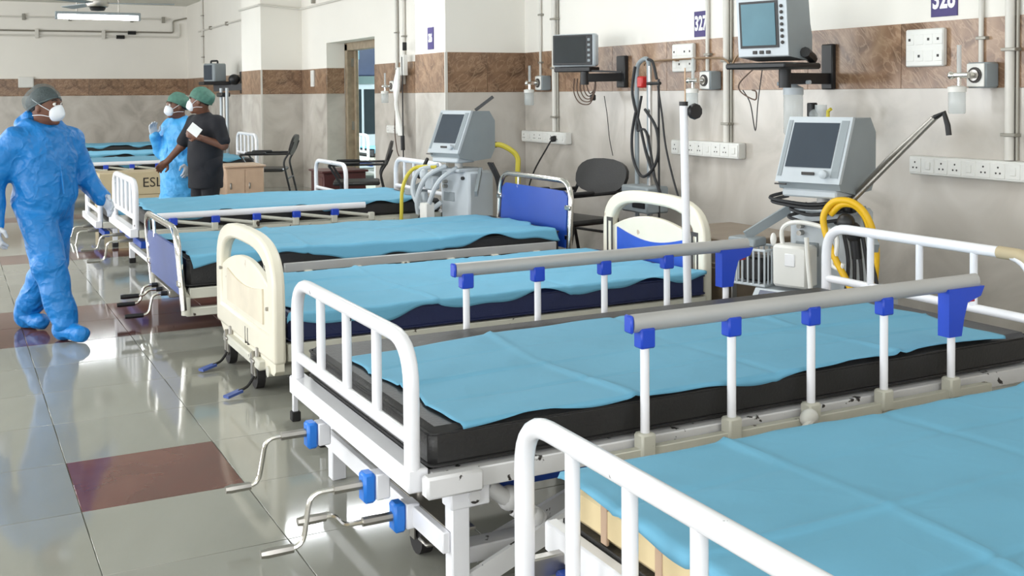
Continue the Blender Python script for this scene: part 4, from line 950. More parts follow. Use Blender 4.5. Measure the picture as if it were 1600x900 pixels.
        for k in range(5):
            y = 0.15 + 0.028 * k
            MB().tube(spline([(0.13, y, 0.92), (0.13, y + 0.02, 0.80), (0.14, y + 0.01 + 0.01 * k, 0.66), (0.16, y - 0.02 + 0.02 * k, 0.55)]), 0.008, 6).build('hose', 'cable', v)
        # breathing circuit support arm
        m = MB()
        for d in (-0.018, 0.018): m.tube([(0.05 + d * 2, 0.11 + d * 2.2, 1.02 + d), (0.02 + d, 0.30 + d * 1.2, 1.23), (0.0, 0.48 + d * .3, 1.41)], 0.0095, 8)
        sa = m.build('support_arm', 'steel', v)
        MB().tube([(0.0, 0.48, 1.41), (0.0, 0.52, 1.43), (0.0, 0.535, 1.38), (0.0, 0.54, 1.34)], 0.012, 8).build('arm_tip', 'black', sa)
        MB().box(0.02, 0.08, 0.10, 0.16, 1.0, 1.06, 0.008).build('arm_clamp', 'black', sa)
        for z, yy in ((1.045, -0.20), (1.03, -0.19), (1.0, -0.10), (0.965, -0.11)):
            MB().tube(spline([(0.10, 0.13, z + 0.01), (0.13, 0.0, z - 0.012), (0.14, yy + 0.03, z), (0.13, yy, z + 0.012), (0.08, yy + 0.05, z + 0.03)]), 0.0075, 6).build('cable', 'cable', v)
    else:
        m = MB()
        for q in ([(0.12, -0.10, 1.04), (0.22, -0.20, 1.0), (0.25, -0.22, 0.86), (0.23, -0.12, 0.74), (0.17, -0.02, 0.80)], [(0.13, -0.02, 1.04), (0.25, -0.08, 0.97), (0.27, -0.15, 0.83), (0.24, -0.18, 0.72)], [(0.10, 0.06, 1.03), (0.22, 0.02, 0.95), (0.24, -0.06, 0.80), (0.2, -0.1, 0.70)]):
            m.tube(spline(q), 0.016, 8)
        m.ball((0.20, -0.16, 0.98), 0.035, 0.03, 0.04); m.box(0.14, 0.22, -0.14, -0.06, 0.88, 0.97, 0.012); m.box(0.16, 0.21, -0.22, -0.16, 0.76, 0.86, 0.01)
        m.build('corrugated_tubes', 'pale_plastic', v)
        m = MB().tube(spline([(0.14, -0.10, 1.03), (0.22, -0.24, 1.02), (0.27, -0.30, 0.90), (0.28, -0.31, 0.70), (0.28, -0.32, 0.45)]), 0.013, 8); m.build('oxygen_hose', 'yellow_pale', v)
        m = MB().tube(spline([(-0.16, 0.10, 1.17), (-0.22, 0.16, 1.17), (-0.28, 0.24, 1.10), (-0.28, 0.25, 0.98), (-0.27, 0.25, 0.6)]), 0.018, 8); m.build('oxygen_hose', 'yellow_pale', v)
        MB().tube([(-0.15, 0.09, 1.17), (-0.20, 0.13, 1.175)], 0.02, 10).build('hose_end', 'black', v)
        MB().bar((-0.08, 0.05, 1.41), (-0.14, 0.16, 1.50), 0.014, 0.02).build('sensor_clip', 'black', v)
        for k in range(3): MB().tube(spline([(-0.10, 0.15 + 0.02 * k, 1.06), (-0.14, 0.20 + 0.02 * k, 0.9), (-0.12, 0.21 + 0.03 * k, 0.62)]), 0.008, 6).build('cable', 'cable', v)
        MB().tube(spline([(0.12, -0.26, 1.02), (0.14, -0.20, 1.08), (0.16, -0.27, 0.95)]), 0.012, 6).build('clip', 'black', v)
        MB().tube(spline([(0.2, -0.1, 0.75), (0.22, -0.2, 0.68), (0.2, -0.22, 0.5)]), 0.010, 6).build('grey_hose', 'cable', v)
        MB().box(0.20, 0.28, -0.12, -0.05, 0.55, 0.80, 0.008).build('stand_post', 'white_plastic', v)
    return v
ventilator('grey ventilator with coiled yellow hose between the cream and the white bed heads', (3.43, 3.60, 0), math.radians(198), True)
ventilator('grey ventilator in front of the pillar with pale yellow hoses', (3.08, 6.66, 0), math.radians(197), False)

# ------------------------------------------------------------------ stands, chairs, furniture
o = thing('iv_pole', 'tall white pole with a black clamp knob near the cream headboard', 'iv pole', (2.64, 3.56, 0))
MB().tube([(0.012, 0, ZF + 0.05), (-0.012, 0, 1.475)], 0.0165, 12).build('pole', 'white', o)
MB().lathe([(0.018, 1.468), (0.018, 1.485)], (-0.012, 0, 0), 'z', 12).build('pole_top', 'black', o)
MB().lathe([(0.030, -0.012), (0.034, 0.0), (0.030, 0.012)], (0.028, -0.02, 1.445), 'y', 10).build('clamp_knob', 'black', o)
MB().tube([(-0.004, 0.0, 1.465), (-0.004, 0.0, 1.62)], 0.003, 6).build('inner_rod', 'copper', o)
m = MB()
for k in range(5): a = 2 * math.pi * k / 5; m.bar((0, 0, ZF + 0.06), (0.2 * math.cos(a), 0.2 * math.sin(a), ZF + 0.04), 0.03, 0.02)
m.build('base', 'steel', o)
for k in range(5): a = 2 * math.pi * k / 5; MB().tube([(0.19 * math.cos(a) - 0.012, 0.19 * math.sin(a), ZF + 0.02), (0.19 * math.cos(a) + 0.012, 0.19 * math.sin(a), ZF + 0.02)], 0.02, 12).build('wheel', 'rubber', o)

o = thing('equipment_stand', 'grey tubular equipment stand hung with black cables behind the cream headboard', 'stand', (3.76, 5.44, 0))
MB().tube(rpath([(0, 0.13, ZF + 0.04), (0, 0.13, 1.70), (0, 0.0, 1.74), (0, 0.0, ZF + 0.04)], 0.06, 5), 0.014, 10).build('frame', 'grey_plastic', o)
MB().tube([(0, -0.012, ZF + 0.04), (0, -0.012, 1.68)], 0.012, 8).build('mast', 'steel', o)
MB().tube([(-0.01, 0.0, 1.575), (-0.01, -0.13, 1.575)], 0.010, 8).build('cross_arm', 'black', o); MB().tube([(-0.01, -0.115, 1.60), (-0.01, -0.115, ZF + 0.04)], 0.007, 8).build('side_rod', 'black', o)
MB().box(-0.03, 0.02, 0.03, 0.09, 1.55, 1.62, 0.008).build('red_connector', 'red', o)
MB().tube(spline([(-0.02, 0.12, 1.68), (-0.02, 0.15, 1.55), (-0.02, 0.13, 1.45), (-0.02, 0.06, 1.30), (-0.02, 0.0, 1.15), (-0.02, -0.08, 1.02), (-0.02, -0.16, 0.9)]), 0.009, 8).build('cable', 'cable', o)
MB().tube(spline([(-0.03, 0.10, 1.40), (-0.03, 0.14, 1.26), (-0.03, 0.13, 1.12), (-0.03, 0.05, 1.02), (-0.03, -0.03, 1.03), (-0.03, -0.11, 1.10), (-0.03, -0.14, 1.20), (-0.03, -0.11, 1.32), (-0.03, 0.0, 1.42)]), 0.009, 8).build('cable_loop', 'cable', o)
MB().tube(spline([(-0.02, -0.12, 1.56), (-0.02, -0.16, 1.40), (-0.02, -0.20, 1.2), (-0.02, -0.28, 1.0), (-0.02, -0.36, 0.85)]), 0.006, 8).build('cable', 'cable', o)
MB().tube(spline([(-0.02, -0.02, 1.72), (-0.02, -0.07, 1.70), (-0.02, -0.11, 1.60)]), 0.009, 8).build('cable', 'cable', o)
MB().tube(spline([(-0.02, 0.05, 1.5), (-0.02, 0.10, 1.3), (-0.02, 0.0, 1.28), (-0.02, -0.09, 1.0)]), 0.008, 8).build('cable', 'cable', o)
MB().box(-0.10, 0.06, -0.12, 0.16, 0.80, 0.96, 0.01).build('device_box', 'grey_plastic', o); MB().box(-0.108, -0.098, -0.10, 0.03, 0.83, 0.93, 0.004).build('device_panel', 'black', o)
MB().box(-0.2, 0.15, -0.2, 0.18, ZF, ZF + 0.05, 0.008).build('base', 'steel', o)

def arm_chair(label, loc, rz, zs=1.0, grp=None):
    c = thing('arm_chair', label, 'chair', loc, rz)
    S = lambda z: ZF + z * 0.75 * zs
    st = MB().box(-0.20, 0.22, -0.21, 0.21, S(0.455), S(0.455) + 0.035, 0.014).build('seat', 'black_mat', c)
    n = 20; ol = [(0.24 * math.copysign(abs(math.cos(2 * math.pi * k / n)) ** 0.8, math.cos(2 * math.pi * k / n)), 0.115 * math.copysign(abs(math.sin(2 * math.pi * k / n)) ** 0.8, math.sin(2 * math.pi * k / n))) for k in range(n)]
    mm = MB(); mm.ext(ol, 'x', -0.012, 0.012); mm.xf(Matrix.Translation((-0.285, 0, S(0.83))) @ Matrix.Rotation(math.radians(-16), 4, 'Y'))
    mm.build('backrest', 'black_mat', c)
    for s in (-1, 1):
        y = s * 0.215
        MB().tube(rpath([(-0.31, y * 0.95, S(0.88)), (-0.27, y, S(0.74)), (-0.20, y, S(0.60)), (-0.25, y, S(0.30)), (-0.30, y, ZF)], 0.05), 0.011, 8).build('rear_leg', 'black', c)
        MB().tube(rpath([(-0.26, y, S(0.71)), (0.26, y, S(0.705)), (0.23, y, S(0.66)), (0.14, y, S(0.46)), (0.22, y, ZF)], 0.04), 0.011, 8).build('front_leg', 'black', c)
        MB().box(-0.02, 0.20, y - 0.022, y + 0.022, S(0.71), S(0.71) + 0.022, 0.008).build('arm_pad', 'black', c)
    MB().tube([(-0.245, -0.215, S(0.36)), (-0.245, 0.215, S(0.36))], 0.009, 8).build('cross_bar', 'black', c)
    return c
arm_chair('black arm chair behind the chrome bed head, next to the cream headboard', (3.46, 5.90, 0), math.radians(190), 1.0)
arm_chair('black arm chair in front of the far pillar', (3.06, 11.62, 0), math.radians(156), 1.0)
arm_chair('black arm chair beside the doorway', (3.32, 9.45, 0), math.radians(160), 1.0)

o = thing('side_table', 'brown topped side table between the cream headboard and the near ventilator', 'table', (3.48, 4.32, 0))
MB().box(-0.24, 0.24, -0.30, 0.30, 0.795, 0.825, 0.006).build('table_top', 'wood', o)
for x in (-0.21, 0.21):
    for y in (-0.27, 0.27): MB().box(x - 0.015, x + 0.015, y - 0.015, y + 0.015, ZF, 0.795, 0.002).build('leg', 'steel', o)
MB().box(-0.22, 0.22, -0.28, 0.28, 0.42, 0.70, 0.006).build('cabinet', 'wood', o)
MB().box(-0.225, -0.219, -0.26, 0.26, 0.44, 0.68, 0.002).build('cabinet_door', 'wood', o)
o = thing('bedside_locker', 'tan wooden locker left of the black arm chair by the far pillar', 'locker', (2.60, 10.95, 0))
MB().box(-0.19, 0.19, -0.22, 0.22, ZF + 0.06, 0.81, 0.006).build('carcass', 'locker', o); MB().box(-0.205, 0.205, -0.24, 0.24, 0.81, 0.83, 0.005).build('top', 'locker', o)
for x in (-0.18, 0.005): 
    d = MB().box(x, x + 0.175, -0.228, -0.219, ZF + 0.08, 0.79, 0.003).build('door', 'locker', o); MB().box(x + 0.03, x + 0.045, -0.24, -0.226, 0.6, 0.66, 0.003).build('handle', 'steel', d)
for x in (-0.165, 0.165):
    for y in (-0.19, 0.19): MB().box(x - 0.02, x + 0.02, y - 0.02, y + 0.02, ZF, ZF + 0.06).build('foot', 'black', o)
o = thing('bedside_locker', 'maroon bedside locker behind the head of the low white bed', 'locker', (3.36, 10.1, 0))
MB().box(-0.22, 0.2, -0.2, 0.2, ZF + 0.04, 0.78, 0.006).build('carcass', 'maroon', o); MB().box(-0.24, 0.22, -0.22, 0.22, 0.78, 0.80, 0.004).build('top', 'maroon', o); MB().box(-0.226, -0.219, -0.18, 0.18, ZF + 0.06, 0.74, 0.003).build('door', 'maroon', o)
for x in (-0.19, 0.17):
    for y in (-0.17, 0.17): MB().box(x - 0.02, x + 0.02, y - 0.02, y + 0.02, ZF, ZF + 0.05).build('foot', 'black', o)
TXTF = Matrix(((1, 0, 0, 0), (0, 0, -1, 0), (0, 1, 0, 0), (0, 0, 0, 1)))   # facing -Y
for k, (z, lab) in enumerate(((ZF, 'lower cardboard carton of the stack beside the gowned staff member'), (ZF + 0.217, 'upper cardboard carton of the stack beside the gowned staff member'))):
    o = thing('carton', lab, 'box', (1.62, 11.05, z), 0, 'cartons stacked by the raised bed')
    MB().box(-0.36, 0.36, -0.2, 0.2, 0.0, 0.215, 0.004).build('box', 'carton', o); MB().box(-0.36, 0.36, -0.025, 0.025, 0.214, 0.2165).build('tape', 'locker', o)
    text_mesh('print', 'ESL' if k == 1 else 'L IX', 0.13, 'ink', o, Matrix.Translation((0.12, -0.2015, 0.11)) @ TXTF)

# back wall pipes, far conduits, lamp, fan
o = thing('wall_pipes', 'two parallel grey and cream pipes along the back wall, turning up at the corner', 'pipe', (0, YB, 2.6))
MB().tube(rpath([(-2.6, -0.03, 0.065), (3.75, -0.03, 0.085), (3.75, -0.03, 0.30), (4.0, -0.03, 0.36)], 0.04), 0.015, 8).build('pipe', 'conduit_grey', o)
MB().tube(rpath([(-2.6, -0.03, -0.02), (3.86, -0.03, 0.0), (3.86, -0.03, 0.25)], 0.04), 0.015, 8).build('pipe', 'conduit', o)
for x in (0.0, 1.4, 2.5): MB().box(x, x + 0.06, -0.06, 0, -0.05, 0.11, 0.004).build('clip', 'conduit', o)
for x, z in ((2.75, -0.01), (2.95, 0.07)): MB().tube([(x, -0.03, z), (x + 0.14, -0.03, z)], 0.034, 8).build('union', 'black', o)
o = thing('wall_pipes', 'thin white conduit high on the back wall behind the tube light', 'pipe', (0, YB, 2.9))
MB().tube([(-2.6, -0.02, -0.01), (3.7, -0.02, 0.03)], 0.014, 8).build('pipe', 'conduit', o)
for x in (1.2, 1.95, 3.0, 3.55): MB().box(x, x + 0.05, -0.05, 0, -0.04, 0.07, 0.004).build('junction', 'conduit_grey', o)
o = thing('wall_pipes', 'conduit running along the far right wall towards the doorway', 'pipe', (XW, 12.44, 2.6))
MB().tube([(-0.02, 7.2, 0.05), (-0.02, 2.0, 0.07)], 0.014, 8).build('pipe', 'conduit', o)
MB().tube(rpath([(-0.545, 2.0, 0.04), (-0.545, 0.97, 0.04), (-0.02, 0.97, 0.0), (-0.02, -1.2, 0.0), (-0.02, -4.4, 0.02)], 0.03), 0.014, 8).build('pipe', 'conduit', o)
for y in (6.2, 5.0, 3.8, 0.4, -0.6, -1.8): MB().box(-0.045, 0, y, y + 0.05, -0.02 + 0.05, 0.06 + 0.03, 0.003).build('clip', 'conduit_grey', o)
conduit(19.3, 2.08, 'far conduit bent down to the distant monitor', 0.02, companion=False)
o = thing('junction_box', 'white junction box on the brown band of the back wall', 'box', (1.24, YB, 1.68)); MB().box(-0.125, 0.125, -0.05, 0, 0, 0.19, 0.008).build('case', 'white_plastic', o); MB().box(-0.11, 0.11, -0.056, -0.05, 0.015, 0.175, 0.003).build('cover', 'white_plastic', o)
o = wall_thing('switch_board', 'narrow white switch plate left of the doorway', 'switch board', 12.95, 1.62); MB().box(-0.02, 0, -0.06, 0.06, 0, 0.2, 0.004).build('plate', 'white_plastic', o); MB().box(-0.026, -0.018, -0.03, 0.03, 0.05, 0.15, 0.002).build('rocker', 'white_plastic', o)
o = wall_thing('switch_board', 'slim white plate on the far wall beside the distant monitor', 'switch board', 15.0, 1.6); MB().box(-0.02, 0, -0.1, 0.1, 0, 0.26, 0.004).build('plate', 'white_plastic', o); MB().box(-0.026, -0.018, -0.05, 0.05, 0.05, 0.2, 0.002).build('rocker', 'white_plastic', o)

o = thing('tube_light', 'lit fluorescent tube light hanging near the back wall', 'lamp', (1.77, 15.0, 2.54))
MB().box(-0.52, 0.52, -0.04, 0.04, 0.035, 0.07, 0.006).build('batten', 'grey_plastic', o)
MB().tube([(-0.49, 0, 0.005), (0.49, 0, 0.005)], 0.032, 12).build('tube', 'tube_light', o)
for x in (-0.505, 0.505): MB().box(x - 0.015, x + 0.015, -0.03, 0.03, -0.03, 0.04, 0.004).build('holder', 'grey_plastic', o)
for x in (-0.26, 0.25): MB().tube([(x, 0, 0.07), (x, 0, ZC - 2.54)], 0.010, 8).build('hanger', 'steel', o)
lo = area('tube_glow', (0, 0, -0.06), (0, 0, -1), 0.98, 0.06, 13, (0.95, 0.98, 1.0)); lo.parent = o; lo.location.z += ZF
for x, y in ((2.3, 4.6), (2.75, 8.2), (-1.6, 8.2)):      # unseen copies added above the frame to light the beds evenly
    t = link_copy(o, None, (x, y, 2.62 - ZF)); t['label'] = 'added unseen ceiling tube light above the picture, lighting the beds'; t['group'] = 'added ceiling tube lights out of view'
    for ch in list(o.children): link_copy(ch, t)
o = thing('ceiling_fan', 'grey ceiling fan in front of the tube light', 'fan', (1.48, 12.6, 2.50))
MB().lathe([(0.05, -0.02), (0.11, -0.005), (0.13, 0.04), (0.12, 0.08), (0.04, 0.10)], (0, 0, 0), 'z', 20).build('motor', 'steel', o)
MB().lathe([(0.02, -0.05), (0.07, -0.045), (0.085, -0.02), (0.06, 0.0)], (0, 0, 0), 'z', 18).build('cover', 'black', o)
MB().tube([(0, 0, 0.08), (0, 0, ZC - 2.5)], 0.014, 8).build('down_rod', 'grey_plastic', o)
for k in range(3):
    a = math.radians(-12 + 120 * k)
    m = MB().ext([(0.10, -0.035), (0.22, -0.06), (0.78, -0.075), (0.80, -0.06), (0.80, 0.06), (0.78, 0.07), (0.22, 0.05), (0.10, 0.03)], 'z', 0.03, 0.038)
    m.xf(Matrix.Rotation(a, 4, 'Z') @ Matrix.Rotation(math.radians(7), 4, 'X')); m.build('blade', 'grey_plastic', o)

# far stand, hanging tubing, side-room furniture
o = thing('drip_stand', 'twin pole drip stand beside the distant monitor', 'iv pole', (3.35, 15.1, 0))
for y in (0.0, -0.35): MB().tube([(0, y, ZF + 0.05), (0, y, 1.62)], 0.022, 10).build('pole', 'pale_plastic', o)
MB().box(-0.06, 0.06, -0.28, 0.02, 1.50, 1.56, 0.01).build('clamp', 'black', o); MB().tube([(0, -0.17, ZF + 0.05), (0, -0.17, 1.5)], 0.018, 8).build('inner_pole', 'steel', o)
MB().box(-0.2, 0.2, -0.5, 0.15, ZF, ZF + 0.05, 0.01).build('base', 'steel', o); MB().tube([(-0.02, -0.1, 1.0), (-0.02, -0.1, 1.15)], 0.03, 8).build('grip', 'black', o)
o = wall_thing('hanging_tubing', 'bunch of white tubing and tape hanging right of the doorway', 'tubing', 9.9, 1.78, 3.93)
m = MB()
for k in range(4): m.tube(spline([(-0.01 * k, 0.05 - 0.03 * k, 0.0), (-0.03, 0.08 - 0.03 * k, -0.18), (-0.02 - 0.01 * k, 0.06 - 0.02 * k, -0.36), (-0.03, 0.02 - 0.025 * k, -0.56), (-0.02, -0.02 - 0.02 * k, -0.66)]), 0.022, 8)
m.build('white_tubes', 'white_plastic', o)
MB().tube(spline([(-0.03, 0.08, -0.42), (-0.03, 0.10, -0.62), (-0.03, 0.05, -0.80), (-0.03, 0.0, -0.86)]), 0.006, 6).build('thin_line', 'brown_cable', o)
MB().tube([(-0.03, -0.10, -0.66), (-0.03, -0.11, -0.80)], 0.022, 8).build('black_handle', 'black', o); MB().tube([(-0.03, -0.11, 0.1), (-0.03, -0.12, -0.95)], 0.007, 6).build('dark_line', 'cable', o)
MB().box(-0.03, 0.02, -0.14, -0.06, -0.08, 0.12, 0.006).build('white_case', 'white_plastic', o); MB().box(-0.03, 0.01, -0.14, -0.12, 0.16, 0.24, 0.004).build('black_clip', 'black', o)
o = thing('wall_monitor', 'black monitor with a painted bright reflection inside the side room', 'monitor', (5.6, 15.9, 1.80)); MB().box(-0.35, 0.35, -0.1, 0.1, 0, 0.62, 0.02).build('housing', 'panel_blue', o); MB().box(-0.30, 0.0, -0.11, -0.098, 0.25, 0.55, 0.004).build('screen', 'screen_teal', o); MB().box(-0.05, 0.05, 0.05, 1.15, 0.2, 0.3).build('bracket', 'black', o)  # teal patch on the housing stands in for a bright reflection
o = thing('cabinet', 'dark steel cabinet standing in the side room', 'cabinet', (5.75, 16.4, 0)); MB().box(-0.5, 0.5, -0.3, 0.3, ZF, 1.68, 0.01).build('carcass', 'pale_plastic', o)
for x in (-0.44, 0.02): MB().box(x, x + 0.42, -0.312, -0.298, 0.9, 1.6, 0.004).build('door', 'screen_black', o)

# ------------------------------------------------------------------ people (implicit surfaces -> one continuous mesh per figure)
class Field:
    def __init__(s, lo, hi, h):
        s.h = h; s.lo = np.array(lo, float); n = np.ceil((np.array(hi) - s.lo) / h).astype(int) + 1
        s.n = n; s.F = np.full(n, 1.0, np.float32)
        s.ax = [s.lo[i] + h * np.arange(n[i]) for i in range(3)]
    def sub(s, lo, hi):
        a = np.clip(np.floor((np.array(lo) - s.lo) / s.h).astype(int), 0, s.n - 1); b = np.clip(np.ceil((np.array(hi) - s.lo) / s.h).astype(int) + 1, 1, s.n)
        sl = tuple(slice(a[i], b[i]) for i in range(3))
        g = np.meshgrid(*[s.ax[i][sl[i]] for i in range(3)], indexing='ij')
        return sl, np.stack(g, -1)
    def merge(s, sl, d, k):
        A = s.F[sl]
        if k > 0:
            hh = np.clip(0.5 + 0.5 * (A - d) / k, 0, 1); s.F[sl] = A * (1 - hh) + d * hh - k * hh * (1 - hh)
        else: s.F[sl] = np.minimum(A, d)
    def cone(s, a, b, r1, r2, k=0.03):
        a = np.array(a, float); b = np.array(b, float); R = max(r1, r2) + 0.09
        sl, P = s.sub(np.minimum(a, b) - R, np.maximum(a, b) + R)
        ba = b - a; t = np.clip(((P - a) @ ba) / max(ba @ ba, 1e-9), 0, 1)
        d = np.linalg.norm(P - a - t[..., None] * ba, axis=-1) - (r1 + (r2 - r1) * t)
        s.merge(sl, d, k); return s
    def ell(s, c, r, rot=None, k=0.03):
        c = np.array(c, float); r = np.array(r, float); R = r.max() + 0.09
        sl, P = s.sub(c - R, c + R); Q = P - c
        if rot is not None: Q = Q @ np.array(rot)
        k0 = np.linalg.norm(Q / r, axis=-1); k1 = np.linalg.norm(Q / (r * r), axis=-1)
        d = k0 * (k0 - 1) / np.maximum(k1, 1e-6)
        s.merge(sl, d, k); return s
    def cut(s, p, nrm):
        g = np.meshgrid(*s.ax, indexing='ij'); nrm = np.array(nrm, float); nrm /= np.linalg.norm(nrm)
        d = sum((g[i] - p[i]) * nrm[i] for i in range(3)); s.F = np.maximum(s.F, d); return s
    def wrinkle(s, amp, f=1.0, seed=0.0):
        x, y, z = np.meshgrid(*s.ax, indexing='ij')
        w = np.sin(26 * f * z + 5 * np.sin(7 * f * x + seed) + 4 * np.sin(8 * f * y + 2 * seed)) + 0.7 * np.sin(19 * f * (x + y) + 6 * np.sin(6 * f * z + seed)) + 0.5 * np.sin(47 * f * z + 31 * f * x + 4 * np.sin(11 * y * f))
        s.F = s.F + (amp * w).astype(np.float32); return s
    def mesh(s):
        F = s.F; S = F < 0
        cs = S[:-1, :-1, :-1].astype(np.int8)
        cnt = np.zeros_like(cs)
        for i in (0, 1):
            for j in (0, 1):
                for k in (0, 1): cnt += S[i:F.shape[0] - 1 + i, j:F.shape[1] - 1 + j, k:F.shape[2] - 1 + k]
        act = (cnt > 0) & (cnt < 8); idx = np.full(act.shape, -1, np.int64); C = np.argwhere(act); idx[act] = np.arange(len(C))
        acc = np.zeros((len(C), 3)); num = np.zeros(len(C))
        cor = [(i, j, k) for i in (0, 1) for j in (0, 1) for k in (0, 1)]
        val = {c: F[C[:, 0] + c[0], C[:, 1] + c[1], C[:, 2] + c[2]] for c in cor}
        for c in cor:
            for a in range(3):
                if c[a] == 0:
                    d = list(c); d[a] = 1; d = tuple(d); v0, v1 = val[c], val[d]; m = (v0 < 0) != (v1 < 0)
                    t = np.where(m, v0 / np.where(m, v0 - v1, 1), 0)
                    p = np.array(c, float)[None, :].repeat(len(C), 0); p[:, a] = t
                    acc += p * m[:, None]; num += m
        V = s.lo + (C + acc / num[:, None]) * s.h
        faces = []
        for a in range(3):
            b, c = (a + 1) % 3, (a + 2) % 3
            sl0 = [slice(None)] * 3; sl1 = [slice(None)] * 3; sl0[a] = slice(0, -1); sl1[a] = slice(1, None)
            e = S[tuple(sl0)] != S[tuple(sl1)]; E = np.argwhere(e)
            E = E[(E[:, b] > 0) & (E[:, c] > 0) & (E[:, b] < F.shape[b] - 1) & (E[:, c] < F.shape[c] - 1)]
            def at(db, dc):
                q = E.copy(); q[:, b] -= db; q[:, c] -= dc; return idx[q[:, 0], q[:, 1], q[:, 2]]
            faces.append(np.stack([at(1, 1), at(0, 1), at(0, 0), at(1, 0)], 1))
        return V, np.concatenate(faces)
    def build(s, name, mat, parent):
        V, Q = s.mesh(); m = MB(); m.v = [tuple(p) for p in V]; m.f = [tuple(int(i) for i in q) for q in Q]
        return m.build(name, mat, parent, ang=180)

def rotz(a): c, s = math.cos(a), math.sin(a); return np.array([[c, -s, 0], [s, c, 0], [0, 0, 1.0]])
def hand(F, w, d, n, side=1, k=0.008, sc=1.0, curl=0.45):
    w = np.array(w, float); d = np.array(d, float); d /= np.linalg.norm(d); n = np.array(n, float); n -= d * (n @ d); n /= np.linalg.norm(n); sd = np.cross(d, n) * side
    F.ell(w + d * 0.05 * sc, (0.056 * sc, 0.041 * sc, 0.019 * sc), np.stack([d, sd, n], 1), 0.012)
    F.cone(w - d * 0.03, w + d * 0.02, 0.027 * sc, 0.026 * sc, 0.012)
    for q, (o, l) in enumerate(((-0.030, 0.060), (-0.010, 0.076), (0.011, 0.080), (0.031, 0.070))):
        b0 = w + d * (0.086 - abs(o) * 0.25) * sc + sd * o * sc
        c1 = curl * (1.0 + 0.1 * q); d1 = d * math.cos(c1) + n * math.sin(c1); d2 = d * math.cos(c1 * 2.2) + n * math.sin(c1 * 2.2)
        b1 = b0 + d1 * l * 0.52 * sc; b2 = b1 + d2 * l * 0.48 * sc
        F.cone(b0, b1, 0.0105 * sc, 0.0095 * sc, k); F.cone(b1, b2, 0.0095 * sc, 0.0075 * sc, k)
    t0 = w + d * 0.025 * sc + sd * 0.032 * sc; t1 = t0 + (d * 0.55 + sd * 0.65 + n * 0.4) * 0.04 * sc; t2 = t1 + (d * 0.9 + sd * 0.1 + n * 0.35) * 0.034 * sc
    F.cone(t0, t1, 0.0145 * sc, 0.0115 * sc, 0.01); F.cone(t1, t2, 0.0115 * sc, 0.009 * sc, k)
def head_parts(F, hc, hr, k=0.02):
    f = hr @ np.array([1, 0, 0.0]); l = hr @ np.array([0, 1.0, 0]); u = np.array([0, 0, 1.0]); hc = np.array(hc)
    F.ell(hc + u * 0.02 - f * 0.008, (0.095, 0.076, 0.098), hr, k); F.ell(hc + f * 0.02 - u * 0.045, (0.068, 0.058, 0.075), hr, 0.03)
    F.cone(hc + f * 0.092 + u * 0.012, hc + f * 0.108 - u * 0.030, 0.010, 0.015, 0.015)
    F.ell(hc + f * 0.085 - u * 0.068, (0.014, 0.024, 0.009), hr, 0.01); F.ell(hc + f * 0.072 - u * 0.1, (0.02, 0.024, 0.018), hr, 0.02)
    F.ell(hc + f * 0.082 + u * 0.032, (0.014, 0.05, 0.012), hr, 0.015)
    for s in (-1, 1): F.ell(hc - f * 0.005 + l * s * 0.079 - u * 0.008, (0.018, 0.009, 0.032), hr, 0.008)
